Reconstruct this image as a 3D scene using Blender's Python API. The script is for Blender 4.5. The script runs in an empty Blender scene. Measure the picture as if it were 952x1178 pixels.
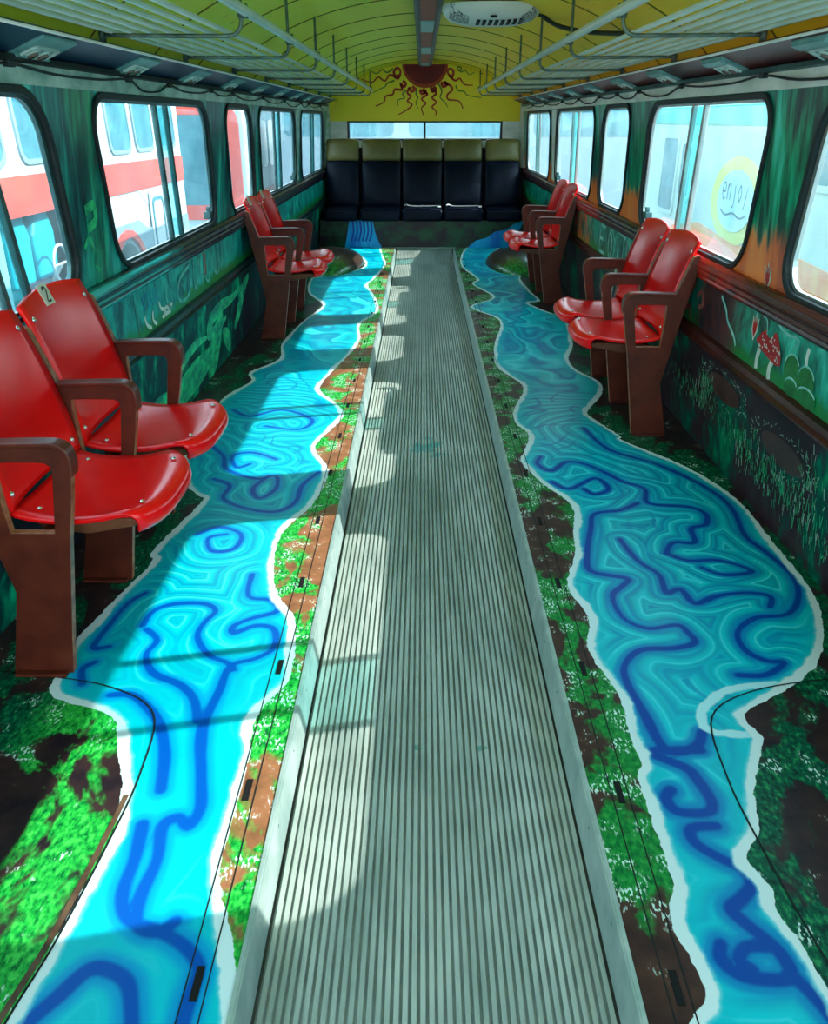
import bpy, bmesh, math, random
import numpy as np
from mathutils import Vector, Matrix, noise
random.seed(7)
D = bpy.data; SC = bpy.context.scene; COL = SC.collection
PI = math.pi

# ---------------------------------------------------------------- materials
def mat(name, col=(.5,.5,.5), rough=.5, metal=0., spec=.3, coat=0.):
    m = D.materials.new(name); m.use_nodes = True
    b = m.node_tree.nodes['Principled BSDF']
    b.inputs['Base Color'].default_value = (*col, 1); b.inputs['Roughness'].default_value = rough
    b.inputs['Metallic'].default_value = metal; b.inputs['Specular IOR Level'].default_value = spec
    b.inputs['Coat Weight'].default_value = coat
    return m
class NT:
    """small helper for writing node graphs"""
    def __init__(s, m): s.m = m; s.t = m.node_tree; s.n = s.t.nodes; s.l = s.t.links; s.b = s.n['Principled BSDF']
    def new(s, t, **k):
        n = s.n.new(t)
        for a, v in k.items(): setattr(n, a, v)
        return n
    def put(s, sock, v):
        if hasattr(v, 'is_output') or isinstance(v, bpy.types.NodeSocket): s.l.new(v, sock)
        else:
            if isinstance(v, tuple) and len(v) == 3 and sock.type == 'RGBA': v = (*v, 1)
            sock.default_value = v
    def math(s, op, a, b=0., c=0., clamp=False):
        n = s.new('ShaderNodeMath', operation=op, use_clamp=clamp)
        s.put(n.inputs[0], a); s.put(n.inputs[1], b); s.put(n.inputs[2], c); return n.outputs[0]
    def attr(s, name): return s.new('ShaderNodeAttribute', attribute_name=name).outputs['Fac']
    def pos(s): return s.new('ShaderNodeNewGeometry').outputs['Position']
    def obj(s): return s.new('ShaderNodeTexCoord').outputs['Object']
    def mapping(s, v, scale=(1,1,1), loc=(0,0,0), rot=(0,0,0)):
        n = s.new('ShaderNodeMapping'); s.put(n.inputs['Vector'], v)
        n.inputs['Scale'].default_value = scale; n.inputs['Location'].default_value = loc; n.inputs['Rotation'].default_value = rot
        return n.outputs[0]
    def noise(s, v, scale=5., detail=3., rough=.5, dist=0.):
        n = s.new('ShaderNodeTexNoise'); s.put(n.inputs['Vector'], v); s.put(n.inputs['Scale'], scale)
        n.inputs['Detail'].default_value = detail; n.inputs['Roughness'].default_value = rough; n.inputs['Distortion'].default_value = dist
        return n.outputs['Fac']
    def ramp(s, v, pts, interp='LINEAR'):
        n = s.new('ShaderNodeValToRGB'); s.put(n.inputs[0], v); r = n.color_ramp; r.interpolation = interp
        while len(r.elements) < len(pts): r.elements.new(.5)
        for e, (p, c) in zip(r.elements, pts):
            e.position = p; e.color = (c, c, c, 1) if isinstance(c, (int, float)) else (*c, 1)
        return n.outputs[0]
    def mix(s, f, a, b):
        n = s.new('ShaderNodeMix', data_type='RGBA'); s.put(n.inputs[0], f); s.put(n.inputs[6], a); s.put(n.inputs[7], b); return n.outputs[2]
    def step(s, v, a, b):          # smooth 0..1 from a to b
        n = s.new('ShaderNodeMapRange', interpolation_type='SMOOTHSTEP'); s.put(n.inputs[0], v)
        n.inputs[1].default_value = a; n.inputs[2].default_value = b; return n.outputs[0]
    def gain(s, v, k):
        n = s.new('ShaderNodeVectorMath', operation='SCALE'); s.put(n.inputs[0], v); n.inputs['Scale'].default_value = k; return n.outputs[0]
    def sep(s, v):
        n = s.new('ShaderNodeSeparateXYZ'); s.put(n.inputs[0], v); return n.outputs
    def bump(s, h, strength=.3, dist=.01):
        n = s.new('ShaderNodeBump'); s.put(n.inputs['Height'], h); n.inputs['Strength'].default_value = strength; n.inputs['Distance'].default_value = dist
        s.l.new(n.outputs[0], s.b.inputs['Normal'])
    def base(s, v): s.put(s.b.inputs['Base Color'], v)

def mottled(name, c1, c2, scale=6, rough=.5, metal=0., stretch=(1,1,1), lo=.35, hi=.65, detail=4, spec=.3):
    m = mat(name, c1, rough, metal, spec); n = NT(m)
    f = n.noise(n.mapping(n.obj(), stretch), scale, detail, .6)
    n.base(n.ramp(f, [(lo, c1), (hi, c2)])); return m

# seats and metal
M = {}
def seat_paint(name, c1, c2, c3):
    m = mat(name, c1, .3, 0, .3, .0); n = NT(m)
    a = n.noise(n.obj(), 4, 2, .5); b = n.noise(n.mapping(n.obj(), (1,1,1)), 60, 3, .7)
    col = n.mix(n.step(a, .42, .68), c1, c2)
    n.base(n.mix(n.step(b, .66, .8), col, c3)); n.put(n.b.inputs['Roughness'], n.ramp(a, [(.3,.16),(.7,.26)]))
    n.bump(n.noise(n.obj(), 30, 2), .05, .004); return m
M['red'] = seat_paint('glossy red seat paint', (.88,.004,.006), (.97,.010,.006), (.80,.004,.006))
def frame_paint():
    m = mat('brown enamel', (.10,.018,.010), .38); n = NT(m)
    a = n.noise(n.obj(), 9, 4, .6)
    n.base(n.ramp(a, [(.3,(.065,.010,.006)),(.6,(.115,.020,.009)),(.75,(.17,.034,.012))])); n.bump(n.noise(n.obj(), 80, 2), .08, .002); return m
M['frame'] = frame_paint()
M['edge'] = mottled('worn brown edge', (.16,.045,.02), (.42,.17,.08), 25, .45)
M['underside'] = mottled('brown seat underside', (.10,.03,.012), (.18,.055,.02), 8, .5)
M['chrome'] = mat('bolt metal', (.7,.72,.7), .25, 1)
M['plate'] = mottled('cream enamel plate', (.62,.60,.48), (.75,.74,.62), 20, .4)
M['ink'] = mat('black ink', (.01,.01,.01), .6)
# shell
M['dark_trim_l'] = mottled('dark teal black trim', (.004,.018,.028), (.006,.05,.055), 4, .28, 0, (1,.5,3))
M['dark_trim_r'] = mottled('dark brown trim', (.030,.007,.007), (.10,.020,.016), 4, .28, 0, (1,.5,3))

M['p_red'] = mottled('mushroom red paint', (.45,.006,.012), (.62,.02,.02), 30, .4)
M['p_white'] = mottled('white mural paint', (.60,.66,.58), (.80,.84,.76), 30, .4)
M['p_green'] = mottled('leaf green paint', (.0,.12,.02), (.02,.24,.06), 20, .4)
M['p_mint'] = mottled('mint mural paint', (.10,.48,.42), (.45,.82,.74), 18, .4)
M['p_teal'] = mottled('light teal mural paint', (.02,.34,.30), (.16,.62,.54), 18, .4)
M['p_pink'] = mottled('dusty pink paint', (.30,.07,.06), (.50,.14,.12), 20, .4)
M['p_blue'] = mottled('blue mural paint', (.0,.16,.40), (.03,.30,.55), 20, .4)
M['p_dark'] = mottled('dark umber paint', (.045,.014,.012), (.08,.026,.02), 12, .4)
M['p_pale'] = mottled('pale stroke paint', (.22,.38,.28), (.42,.58,.46), 20, .4)
M['p_leaf'] = mottled('green stroke paint', (.0,.22,.08), (.02,.46,.18), 20, .4)
M['p_glow'] = mottled('bright green creature paint', (.0,.22,.14), (.03,.75,.28), 9, .35, 0, (1,1,2), .38, .64)
M['riser'] = mottled('dark hedge riser paint', (.008,.005,.010), (.0,.06,.022), 5, .35, 0, (1,1,1.4), .42, .62)
M['water'] = mottled('blue waterfall paint', (.0,.16,.55), (.0,.45,.72), 9, .3, 0, (1,1,.2))
M['water_dark'] = mat('deep blue waterfall stroke', (.0,.06,.32), .3)

def rock():
    m = mat('painted rock', (.05,.04,.03), .3, 0, .4, .2); n = NT(m); p = n.pos(); s = n.sep(p)
    a = n.noise(n.mapping(p,(1,.5,2)), 5, 4, .6)
    c = n.ramp(a, [(.35,(.020,.012,.010)),(.65,(.075,.050,.035))])
    g = n.step(n.math('ADD', s[1], n.math('MULTIPLY', a, -.5)), 8.25, 8.0)
    n.base(n.mix(g, c, n.ramp(n.noise(p, 30, 2), [(.35,(.0,.05,.01)),(.65,(.02,.26,.04))]))); return m
M['rock'] = rock()
M['asphalt'] = mottled('pale dusty asphalt', (.34,.36,.35), (.44,.46,.44), 2, .8)
M['tyre'] = mat('tyre rubber', (.03,.05,.05), .7)
M['rim'] = mat('dark rim', (.12,.2,.2), .4, .5)
M['bus_white'] = mottled('white bus paint', (.40,.46,.49), (.50,.54,.55), 2, .4)
M['bus_pale'] = mottled('pale blue bus paint', (.30,.44,.48), (.38,.50,.52), 2, .4)
M['bus_grey'] = mottled('grey blue bus panel', (.15,.24,.29), (.21,.31,.35), 3, .4)
M['salmon'] = mottled('salmon red stripe', (.56,.045,.03), (.64,.07,.04), 3, .4)
M['ext_glass'] = mottled('teal tinted bus glass', (.02,.12,.16), (.07,.23,.27), 2.5, .15)
M['turq'] = mottled('turquoise seat cover', (.0,.30,.42), (.0,.42,.52), 5, .5)
M['bus_aqua'] = mottled('pale aqua bus paint', (.26,.42,.41), (.34,.49,.47), 1.5, .35)
M['turq_paint'] = mottled('turquoise roof paint', (.0,.30,.28), (.02,.40,.37), 2, .35)
M['e_yellow'] = mottled('yellow painted ring', (.48,.50,.08), (.55,.58,.15), 4, .4)
M['e_orange'] = mottled('orange painted band', (.60,.14,.04), (.62,.28,.07), 4, .4)
M['e_pink'] = mat('pink painted patch', (.80,.30,.25), .4)
M['e_oval'] = mottled('pale blue painted oval', (.26,.56,.66), (.40,.64,.70), 3, .4)
M['e_leaf'] = mottled('green painted leaf', (.01,.32,.14), (.04,.42,.20), 4, .4)
M['e_line'] = mat('dark green lettering', (.03,.16,.22), .5)
M['car_blue'] = mat('pale blue car paint', (.40,.60,.72), .25, .2)
M['car_teal'] = mat('light teal car paint', (.20,.45,.50), .25, .2)
M['coach'] = mottled('dull pale blue coach paint', (.20,.27,.33), (.28,.35,.38), 1.2, .5)
M['bld'] = mottled('pale building wall', (.28,.46,.48), (.34,.52,.52), .5, .7)
def rail_left():
    m = mat('teal and black painted rail', (.0,.1,.1), .25); n = NT(m); p = n.pos(); s = n.sep(p)
    f = n.math('ADD', s[1], n.math('MULTIPLY', n.noise(n.mapping(p,(1,3,20)), 2), .8))
    f = n.step(f, 4.6, 4.1)
    st = n.noise(n.mapping(p,(1,.25,30)), 2, 1)
    teal = n.ramp(st, [(.36,(.0,.03,.05)),(.46,(.0,.22,.24)),(.60,(.04,.60,.58))])
    n.base(n.mix(f, (.012,.012,.022), teal)); return m
M['rail_l'] = rail_left()
def rail_right():
    m = mat('brown rail with painted red glow', (.1,.02,.02), .22); n = NT(m); p = n.pos(); s = n.sep(p)
    a = n.step(n.math('ABSOLUTE', n.math('SUBTRACT', s[1], 3.75)), .75, .3)
    b = n.step(n.math('ABSOLUTE', n.math('SUBTRACT', s[1], 6.5)), .75, .3)
    f = n.math('MAXIMUM', a, b)  # red light bounced off the seat backs, put into the rail colour
    f = n.math('MULTIPLY', f, n.step(n.noise(n.mapping(p,(1,2,10)), 3), .25, .5))
    dk = n.ramp(n.noise(n.mapping(p,(1,.5,24)), 2), [(.35,(.018,.005,.007)),(.6,(.085,.016,.014)),(.8,(.14,.03,.025))])
    n.base(n.mix(f, dk, (.62,.015,.006))); return m
M['rail_r'] = rail_right()
def mural(name, side):
    """painted jungle: vertical streaks of green; orange flames at the foot of the right pillars"""
    m = mat(name, (.0,.2,.15), .3, 0, .3); n = NT(m); p = n.pos(); s = n.sep(p)
    a = n.noise(n.mapping(p, (1, 1, .28)), 6, 3, .55, .4)
    b = n.noise(n.mapping(p, (1, 1, .16), (3,1,4)), 26, 3, .55, .5)
    c = n.noise(n.mapping(p, (1, 1, .6), (7,2,1)), 1.7, 1)
    v = n.math('ADD', n.math('MULTIPLY', a, .55), n.math('MULTIPLY', b, .45))
    if side < 0:
        col = n.ramp(v, [(.37,(.0,.016,.028)),(.45,(.0,.06,.07)),(.515,(.0,.15,.14)),(.585,(.005,.28,.25)),(.67,(.04,.50,.42))])
        g = n.ramp(v, [(.40,(.0,.02,.02)),(.5,(.0,.10,.05)),(.60,(.01,.30,.10)),(.70,(.05,.5,.3))])
        col = n.mix(n.step(c, .54, .68), col, g)
    else:
        col = n.ramp(v, [(.37,(.0,.018,.016)),(.45,(.0,.07,.04)),(.515,(.0,.20,.10)),(.585,(.0,.36,.20)),(.67,(.05,.52,.42))])
        g = n.ramp(v, [(.40,(.0,.02,.03)),(.5,(.0,.14,.13)),(.60,(.0,.36,.33)),(.70,(.1,.6,.55))])
        col = n.mix(n.step(c, .5, .62), col, g)
        fl = n.math('ADD', s[2], n.math('MULTIPLY', b, -.22))
        fm = n.math('MULTIPLY', n.step(fl, .90, .83), n.step(s[2], .76, .80))
        col = n.mix(fm, col, n.ramp(a, [(.35,(.45,.06,.01)),(.6,(.85,.20,.03))]))
    n.base(n.gain(col, 1.55)); return m
M['mural_l'] = mural('teal jungle mural', -1); M['mural_r'] = mural('green jungle mural', 1)
def mural_low(name, side):
    m = mat(name, (.0,.2,.15), .45, 0, .12); n = NT(m); p = n.pos()
    a = n.noise(n.mapping(p, (1,1,.8), (side*3,0,0)), 3.2, 3, .55, .8); b = n.noise(n.mapping(p, (1,1,.5)), 22, 3, .6)
    v = n.math('ADD', n.math('MULTIPLY', a, .7), n.math('MULTIPLY', b, .3))
    if side < 0:
        rg = n.step(n.math('ABSOLUTE', n.math('SUBTRACT', n.sep(p)[1], 4.5)), 1.5, .7); v = n.math('ADD', n.math('SUBTRACT', v, .035), n.math('MULTIPLY', rg, .055))
        col = n.ramp(v, [(.44,(.010,.010,.018)),(.51,(.0,.030,.030)),(.57,(.0,.13,.075)),(.64,(.0,.33,.15)),(.75,(.02,.48,.25))])
    else: col = n.ramp(v, [(.42,(.020,.008,.012)),(.50,(.028,.014,.018)),(.56,(.0,.05,.035)),(.64,(.0,.15,.06)),(.76,(.01,.28,.09))])
    n.base(n.gain(col, 1.35)); return m
M['low_l'] = mural_low('dark lower mural left', -1); M['low_r'] = mural_low('dark lower mural right', 1)
def panel_mural(name, side):
    m = mat(name, (.0,.2,.15), .35, 0, .3); n = NT(m); p = n.pos(); s = n.sep(p)
    a = n.noise(n.mapping(p, (1,1,.8)), 5, 3, .55, 1.2); b = n.noise(n.mapping(p, (1,1,.4)), 24, 3, .6, .5)
    v = n.math('ADD', n.math('MULTIPLY', a, .7), n.math('MULTIPLY', b, .3))
    if side < 0: col = n.ramp(v, [(.39,(.0,.06,.08)),(.46,(.0,.19,.18)),(.58,(.0,.36,.30)),(.68,(.06,.60,.50))])
    else: col = n.ramp(v, [(.40,(.0,.025,.03)),(.46,(.0,.10,.07)),(.58,(.0,.28,.20)),(.68,(.05,.48,.38))])
    g = n.step(n.math('ADD', s[2], n.math('MULTIPLY', b, -.12)), .53, .48)
    col = n.mix(g, col, (.0,.15,.03))
    if side > 0:
        u = n.step(n.math('ABSOLUTE', n.math('SUBTRACT', s[1], 6.7)), .5, .2)
        col = n.mix(n.math('MULTIPLY', u, n.step(b, .45, .56)), col, (.6,.09,.02))
        u = n.step(n.math('ABSOLUTE', n.math('SUBTRACT', s[1], 3.5)), .34, .15)
        col = n.mix(u, col, n.ramp(b, [(.4,(.015,.012,.018)),(.62,(.07,.02,.02))]))
    n.base(n.gain(col, 1.5)); return m
M['panel_l'] = panel_mural('teal swirl panel', -1); M['panel_r'] = panel_mural('green forest panel', 1)
M['header'] = mottled('pale green weathered paint', (.62,.70,.64), (.88,.92,.88), 5, .4, 0, (1,1,2))
M['header_l'] = mottled('teal stained pale paint', (.22,.42,.38), (.62,.80,.74), 6, .4, 0, (1,1,2))
M['rubber'] = mat('black rubber', (.012,.02,.022), .5)
M['alu'] = mottled('dull aluminium', (.42,.46,.46), (.62,.66,.64), 12, .35, .7, (1,1,.3))
M['alu_dark'] = mottled('dark teal metal', (.03,.09,.10), (.08,.18,.18), 8, .35, .3)
M['cove_l'] = mottled('navy cove panel', (.006,.028,.075), (.012,.045,.10), 3, .35)
M['cove_r'] = mottled('maroon cove panel', (.035,.010,.014), (.13,.012,.012), 1.4, .35)
M['lamp_plate'] = mottled('teal grey lamp plate', (.10,.30,.29), (.20,.42,.40), 10, .4)
M['lamp_white'] = mat('pale lamp bezel', (.55,.72,.66), .35)
M['lens'] = mat('small round lens', (.20,.15,.13), .15, .2)
def ceiling_m():
    m = mat('yellow ceiling paint', (.7,.5,.02), .42); n = NT(m); p = n.pos(); s = n.sep(p)
    a = n.noise(p, 1.6, 3, .5)
    x = n.math('ADD', s[0], n.math('MULTIPLY', a, .5))
    col = n.mix(n.step(x, -.35, .75), (.80,.82,.03), (.97,.68,.012))  # greener left, golden right: tint of the light put into the paint
    st = n.noise(p, 9, 4, .65)
    n.base(n.mix(n.step(st, .62, .74), col, (.42,.36,.02))); return m
M['ceiling'] = ceiling_m()
M['seam'] = mat('dark ceiling seam', (.16,.13,.01), .6)
M['yellow'] = mottled('yellow end wall paint', (.90,.72,.006), (.95,.78,.01), 2.5, .4)
M['sun_red'] = mottled('dark red sun paint', (.16,.006,.006), (.26,.012,.006), 5, .5)
M['sun_orange'] = mat('orange sun rim paint', (.42,.05,.005), .5)
M['ray_red'] = mottled('red ray paint', (.34,.006,.006), (.55,.07,.008), 6, .5)
M['ray_green'] = mat('green ray paint', (.10,.20,.015), .5)
M['rack'] = mottled('grey green rack tube', (.46,.60,.54), (.58,.72,.66), 3, .3, .25)
M['rack_dark'] = mottled('dark rack bracket', (.06,.11,.10), (.18,.25,.21), 14, .4, .5)
M['olive'] = mottled('olive vinyl headrest', (.085,.078,.020), (.13,.115,.034), 4, .38)
M['navy'] = mottled('navy black vinyl', (.001,.0025,.007), (.002,.005,.016), 3, .42, spec=.1)
NT(M['navy']).bump(NT(M['navy']).noise(NT(M['navy']).obj(), 5, 3), .25, .02)
M['belt'] = mottled('silver belt webbing', (.20,.22,.24), (.45,.47,.50), 90, .35, .5)
M['slate'] = mottled('dark slate channel', (.03,.05,.055), (.08,.10,.10), 8, .4)
M['strip_red'] = mottled('faded red cover', (.30,.05,.035), (.42,.09,.06), 6, .45)
M['strip_teal'] = mat('pale teal lamp cover', (.25,.50,.48), .3)
M['white_plastic'] = mat('off white plastic', (.72,.76,.70), .35)
M['vent_dark'] = mat('vent slot', (.01,.012,.012), .7)
M['vent_mesh'] = mottled('perforated grille', (.04,.05,.05), (.55,.58,.55), 170, .5, lo=.45, hi=.55, detail=0)
def mat_rubber():
    m = mat('ribbed grey green aisle mat', (.3,.36,.33), .42, .25); n = NT(m); p = n.pos()
    a = n.noise(n.mapping(p,(1,.35,1)), 5, 4, .6); b = n.noise(n.mapping(p,(9,.6,1)), 9, 3, .6)
    c = n.ramp(a, [(.3,(.26,.33,.30)),(.5,(.42,.48,.44)),(.72,(.56,.61,.55))])
    c = n.mix(n.math('MULTIPLY', n.step(b, .5, .8), .35), c, (.12,.17,.15))
    s = n.sep(p)
    # turquoise paint spills with a shape of their own
    dx = n.math('SUBTRACT', s[0], .0); dy = n.math('SUBTRACT', s[1], 3.80)
    r = n.math('SQRT', n.math('ADD', n.math('POWER', n.math('MULTIPLY', dx, 8.), 2.), n.math('POWER', n.math('MULTIPLY', dy, 5.), 2.)))
    r = n.math('ADD', r, n.math('MULTIPLY', n.noise(p, 14, 3), 2.2))
    c = n.mix(n.math('MULTIPLY', n.step(r, 1.75, 1.35), .8), c, (.03,.36,.36))
    sp = n.noise(p, 11, 2); c = n.mix(n.math('MULTIPLY', n.step(sp, .76, .80), .7), c, (.03,.28,.22))
    n.base(c); n.put(n.b.inputs['Roughness'], n.ramp(a, [(.3,.35),(.7,.5)])); return m
M['mat'] = mat_rubber()
M['mat_groove'] = mottled('darker mat groove', (.17,.22,.205), (.26,.31,.29), 9, .5)  # groove faces a darker tone than the ribs
M['nosing'] = mottled('pale metal nosing', (.30,.42,.40), (.50,.60,.57), 9, .35, .4)
M['slot'] = mat('black floor slot', (.004,.004,.004), .8)
M['seamline'] = mat('floor seam', (.006,.012,.012), .7)
M['brown_lip'] = mottled('brown seam lip', (.06,.03,.015), (.16,.09,.05), 12, .5)

def floor_paint():
    """river, banks, grass and earth painted on the floor boards; 'bank' is the signed distance to the river's edge, 'stroke' the distance to the brushed swirls"""
    m = mat('painted river floor', (.2,.2,.2), .30, 0, .12, 0.); n = NT(m); p = n.pos(); s = n.sep(p)
    bank, stroke = n.attr('bank'), n.attr('stroke')
    wob = n.math('MULTIPLY', n.math('SUBTRACT', n.noise(p, 28, 3), .5), .018)
    e = n.math('ADD', bank, wob)
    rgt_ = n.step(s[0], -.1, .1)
    # marbled water
    q = n.new('ShaderNodeVectorMath', operation='ADD'); w = n.new('ShaderNodeTexNoise'); n.put(w.inputs['Vector'], p); w.inputs['Scale'].default_value = 2.6; w.inputs['Detail'].default_value = 1
    ws = n.new('ShaderNodeVectorMath', operation='SCALE'); n.l.new(w.outputs['Color'], ws.inputs[0]); ws.inputs['Scale'].default_value = .75
    n.put(q.inputs[0], n.mapping(p, (1,.62,1))); n.l.new(ws.outputs[0], q.inputs[1])
    f = n.noise(q.outputs[0], 1.9, .4, .4)
    far = n.step(stroke, .05, .16)
    sw = n.math('ADD', stroke, n.math('MULTIPLY', n.math('SUBTRACT', n.noise(p, 6, 1), .5), .010))
    sw = n.math('DIVIDE', sw, n.math('ADD', 1., n.math('MULTIPLY', n.step(s[1], 2.0, 1.5), .45)))
    v = n.math('FRACT', n.math('ADD', n.math('MULTIPLY', f, 3.6), n.math('MULTIPLY', sw, 17.)))
    base = n.ramp(v, [(0,(.0,.33,.46)),(.16,(.0,.52,.60)),(.30,(.0,.60,.66)),(.36,(.10,.74,.78)),(.43,(.0,.56,.64)),(.56,(.0,.34,.46)),(.70,(.0,.48,.58)),(.86,(.0,.20,.46)),(1,(.0,.33,.46))])
    thin = n.math('SUBTRACT', 1., n.step(n.math('ABSOLUTE', n.math('SUBTRACT', n.math('FRACT', n.math('MULTIPLY', f, 7.)), .5)), .02, .16))
    base = n.mix(n.math('MULTIPLY', thin, n.math('MULTIPLY', far, .85)), base, (.0,.13,.42))
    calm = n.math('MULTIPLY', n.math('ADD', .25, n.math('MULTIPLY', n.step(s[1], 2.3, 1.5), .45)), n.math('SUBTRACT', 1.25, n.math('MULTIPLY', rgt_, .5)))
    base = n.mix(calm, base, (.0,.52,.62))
    rim = n.math('MULTIPLY', n.math('MULTIPLY', n.step(e, .075, .035), .7), n.step(sw, .016, .03))
    base = n.mix(rim, base, (.0,.50,.58))
    base = n.mix(n.step(sw, .030, .014), base, n.mix(rgt_, (.0,.31,.60), (.0,.24,.50)))  # strokes lighter on the sunlit left: that light is put into the colours
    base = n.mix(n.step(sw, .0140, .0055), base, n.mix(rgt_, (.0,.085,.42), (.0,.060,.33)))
    fo = n.math('ADD', n.attr('foam'), wob); base = n.mix(n.step(fo, .016, .009), base, (.45,.78,.82))
    # shallow pale rim, white foam edge
    base = n.mix(n.step(n.math('ADD', e, n.math('MULTIPLY', n.noise(p, 4, 2), -.040)), .012, -.002), base, (.22,.66,.72))
    base = n.mix(n.math('MULTIPLY', n.step(n.math('ADD', e, n.math('MULTIPLY', n.noise(p, 4, 2), -.055)), -.003, -.009), .95), base, (.68,.80,.80))
    # the banks
    ga = n.noise(n.mapping(p,(1,.7,1)), 5.5, 4, .6, .5); gb = n.noise(n.mapping(p,(1,.55,1)), 85, 2, .6); gc = n.noise(p, 13, 3, .6)
    ax = n.math('ABSOLUTE', s[0])
    earth = n.ramp(gc, [(.3,(.18,.075,.035)),(.55,(.32,.13,.06)),(.75,(.42,.18,.09))])
    dark = n.ramp(gc, [(.35,(.016,.010,.014)),(.7,(.050,.026,.022))])
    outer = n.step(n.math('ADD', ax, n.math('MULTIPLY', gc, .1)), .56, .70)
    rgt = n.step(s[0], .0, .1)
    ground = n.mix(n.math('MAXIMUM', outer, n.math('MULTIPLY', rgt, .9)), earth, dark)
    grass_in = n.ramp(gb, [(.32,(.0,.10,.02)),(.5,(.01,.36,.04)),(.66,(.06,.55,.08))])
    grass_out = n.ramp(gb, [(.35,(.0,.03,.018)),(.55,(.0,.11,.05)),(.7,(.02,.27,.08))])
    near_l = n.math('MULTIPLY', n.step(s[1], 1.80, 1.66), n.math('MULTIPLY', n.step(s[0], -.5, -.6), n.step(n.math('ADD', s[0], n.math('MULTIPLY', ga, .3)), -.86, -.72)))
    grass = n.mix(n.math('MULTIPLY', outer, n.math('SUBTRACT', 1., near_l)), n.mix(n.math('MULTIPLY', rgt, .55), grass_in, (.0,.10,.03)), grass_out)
    gm = n.math('ADD', ga, n.math('MULTIPLY', n.math('SUBTRACT', n.step(bank, -.30, -.04), .45), .14))
    gm = n.math('ADD', gm, n.math('MULTIPLY', near_l, .035))
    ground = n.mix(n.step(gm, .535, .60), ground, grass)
    sp = n.noise(n.mapping(p,(1,.42,1)), 170, 1, .5)
    fm = n.math('MULTIPLY', n.step(sp, .53, .60), n.step(n.math('SUBTRACT', n.math('ADD', gc, n.math('MULTIPLY', ga, .7)), n.math('MULTIPLY', outer, .10)), .86, .96))
    ground = n.mix(n.math('MULTIPLY', fm, .9), ground, (.66,.86,.78))
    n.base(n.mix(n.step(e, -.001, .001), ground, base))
    n.bump(gc, .04, .004)
    n.put(n.b.inputs['Roughness'], n.ramp(ga, [(.3,.28),(.7,.42)])); return m
M['floor'] = floor_paint()
M['board'] = mottled('bare floor edge', (.05,.06,.05), (.1,.11,.1), 9, .5)
def glass_m(name, tint, dust, dustcol):
    m = D.materials.new(name); m.use_nodes = True; t = m.node_tree; t.nodes.clear(); N = t.nodes.new; L = t.links.new
    o = N('ShaderNodeOutputMaterial'); tr = N('ShaderNodeBsdfTransparent'); tr.inputs[0].default_value = (*tint, 1)
    gl = N('ShaderNodeBsdfGlossy'); gl.inputs['Roughness'].default_value = .03; lw = N('ShaderNodeLayerWeight'); lw.inputs[0].default_value = .5; pw = N('ShaderNodeMath'); pw.operation = 'POWER'; pw.inputs[1].default_value = 4; L(lw.outputs['Facing'], pw.inputs[0]); fr = N('ShaderNodeMath'); fr.operation = 'MULTIPLY_ADD'; fr.inputs[1].default_value = .25; fr.inputs[2].default_value = .025; L(pw.outputs[0], fr.inputs[0])
    a = N('ShaderNodeMixShader'); L(fr.outputs[0], a.inputs[0]); L(tr.outputs[0], a.inputs[1]); L(gl.outputs[0], a.inputs[2])
    df = N('ShaderNodeBsdfTranslucent'); df.inputs[0].default_value = (*dustcol, 1)
    b = N('ShaderNodeMixShader'); tc = N('ShaderNodeTexCoord'); no = N('ShaderNodeTexNoise'); no.inputs['Scale'].default_value = 3; L(tc.outputs['Object'], no.inputs['Vector'])
    mr = N('ShaderNodeMapRange'); mr.inputs[1].default_value = .3; mr.inputs[2].default_value = .7; mr.inputs[3].default_value = dust*.6; mr.inputs[4].default_value = dust*1.4
    L(no.outputs[0], mr.inputs[0]); L(mr.outputs[0], b.inputs[0]); L(a.outputs[0], b.inputs[1]); L(df.outputs[0], b.inputs[2]); L(b.outputs[0], o.inputs[0])
    return m
M['glass'] = glass_m('dusty window glass', (.96,.99,.99), .045, (.7,.95,.97))
M['glass_teal'] = glass_m('dusty teal overlapping glass', (.62,.90,.90), .08, (.3,.85,.88))

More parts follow.
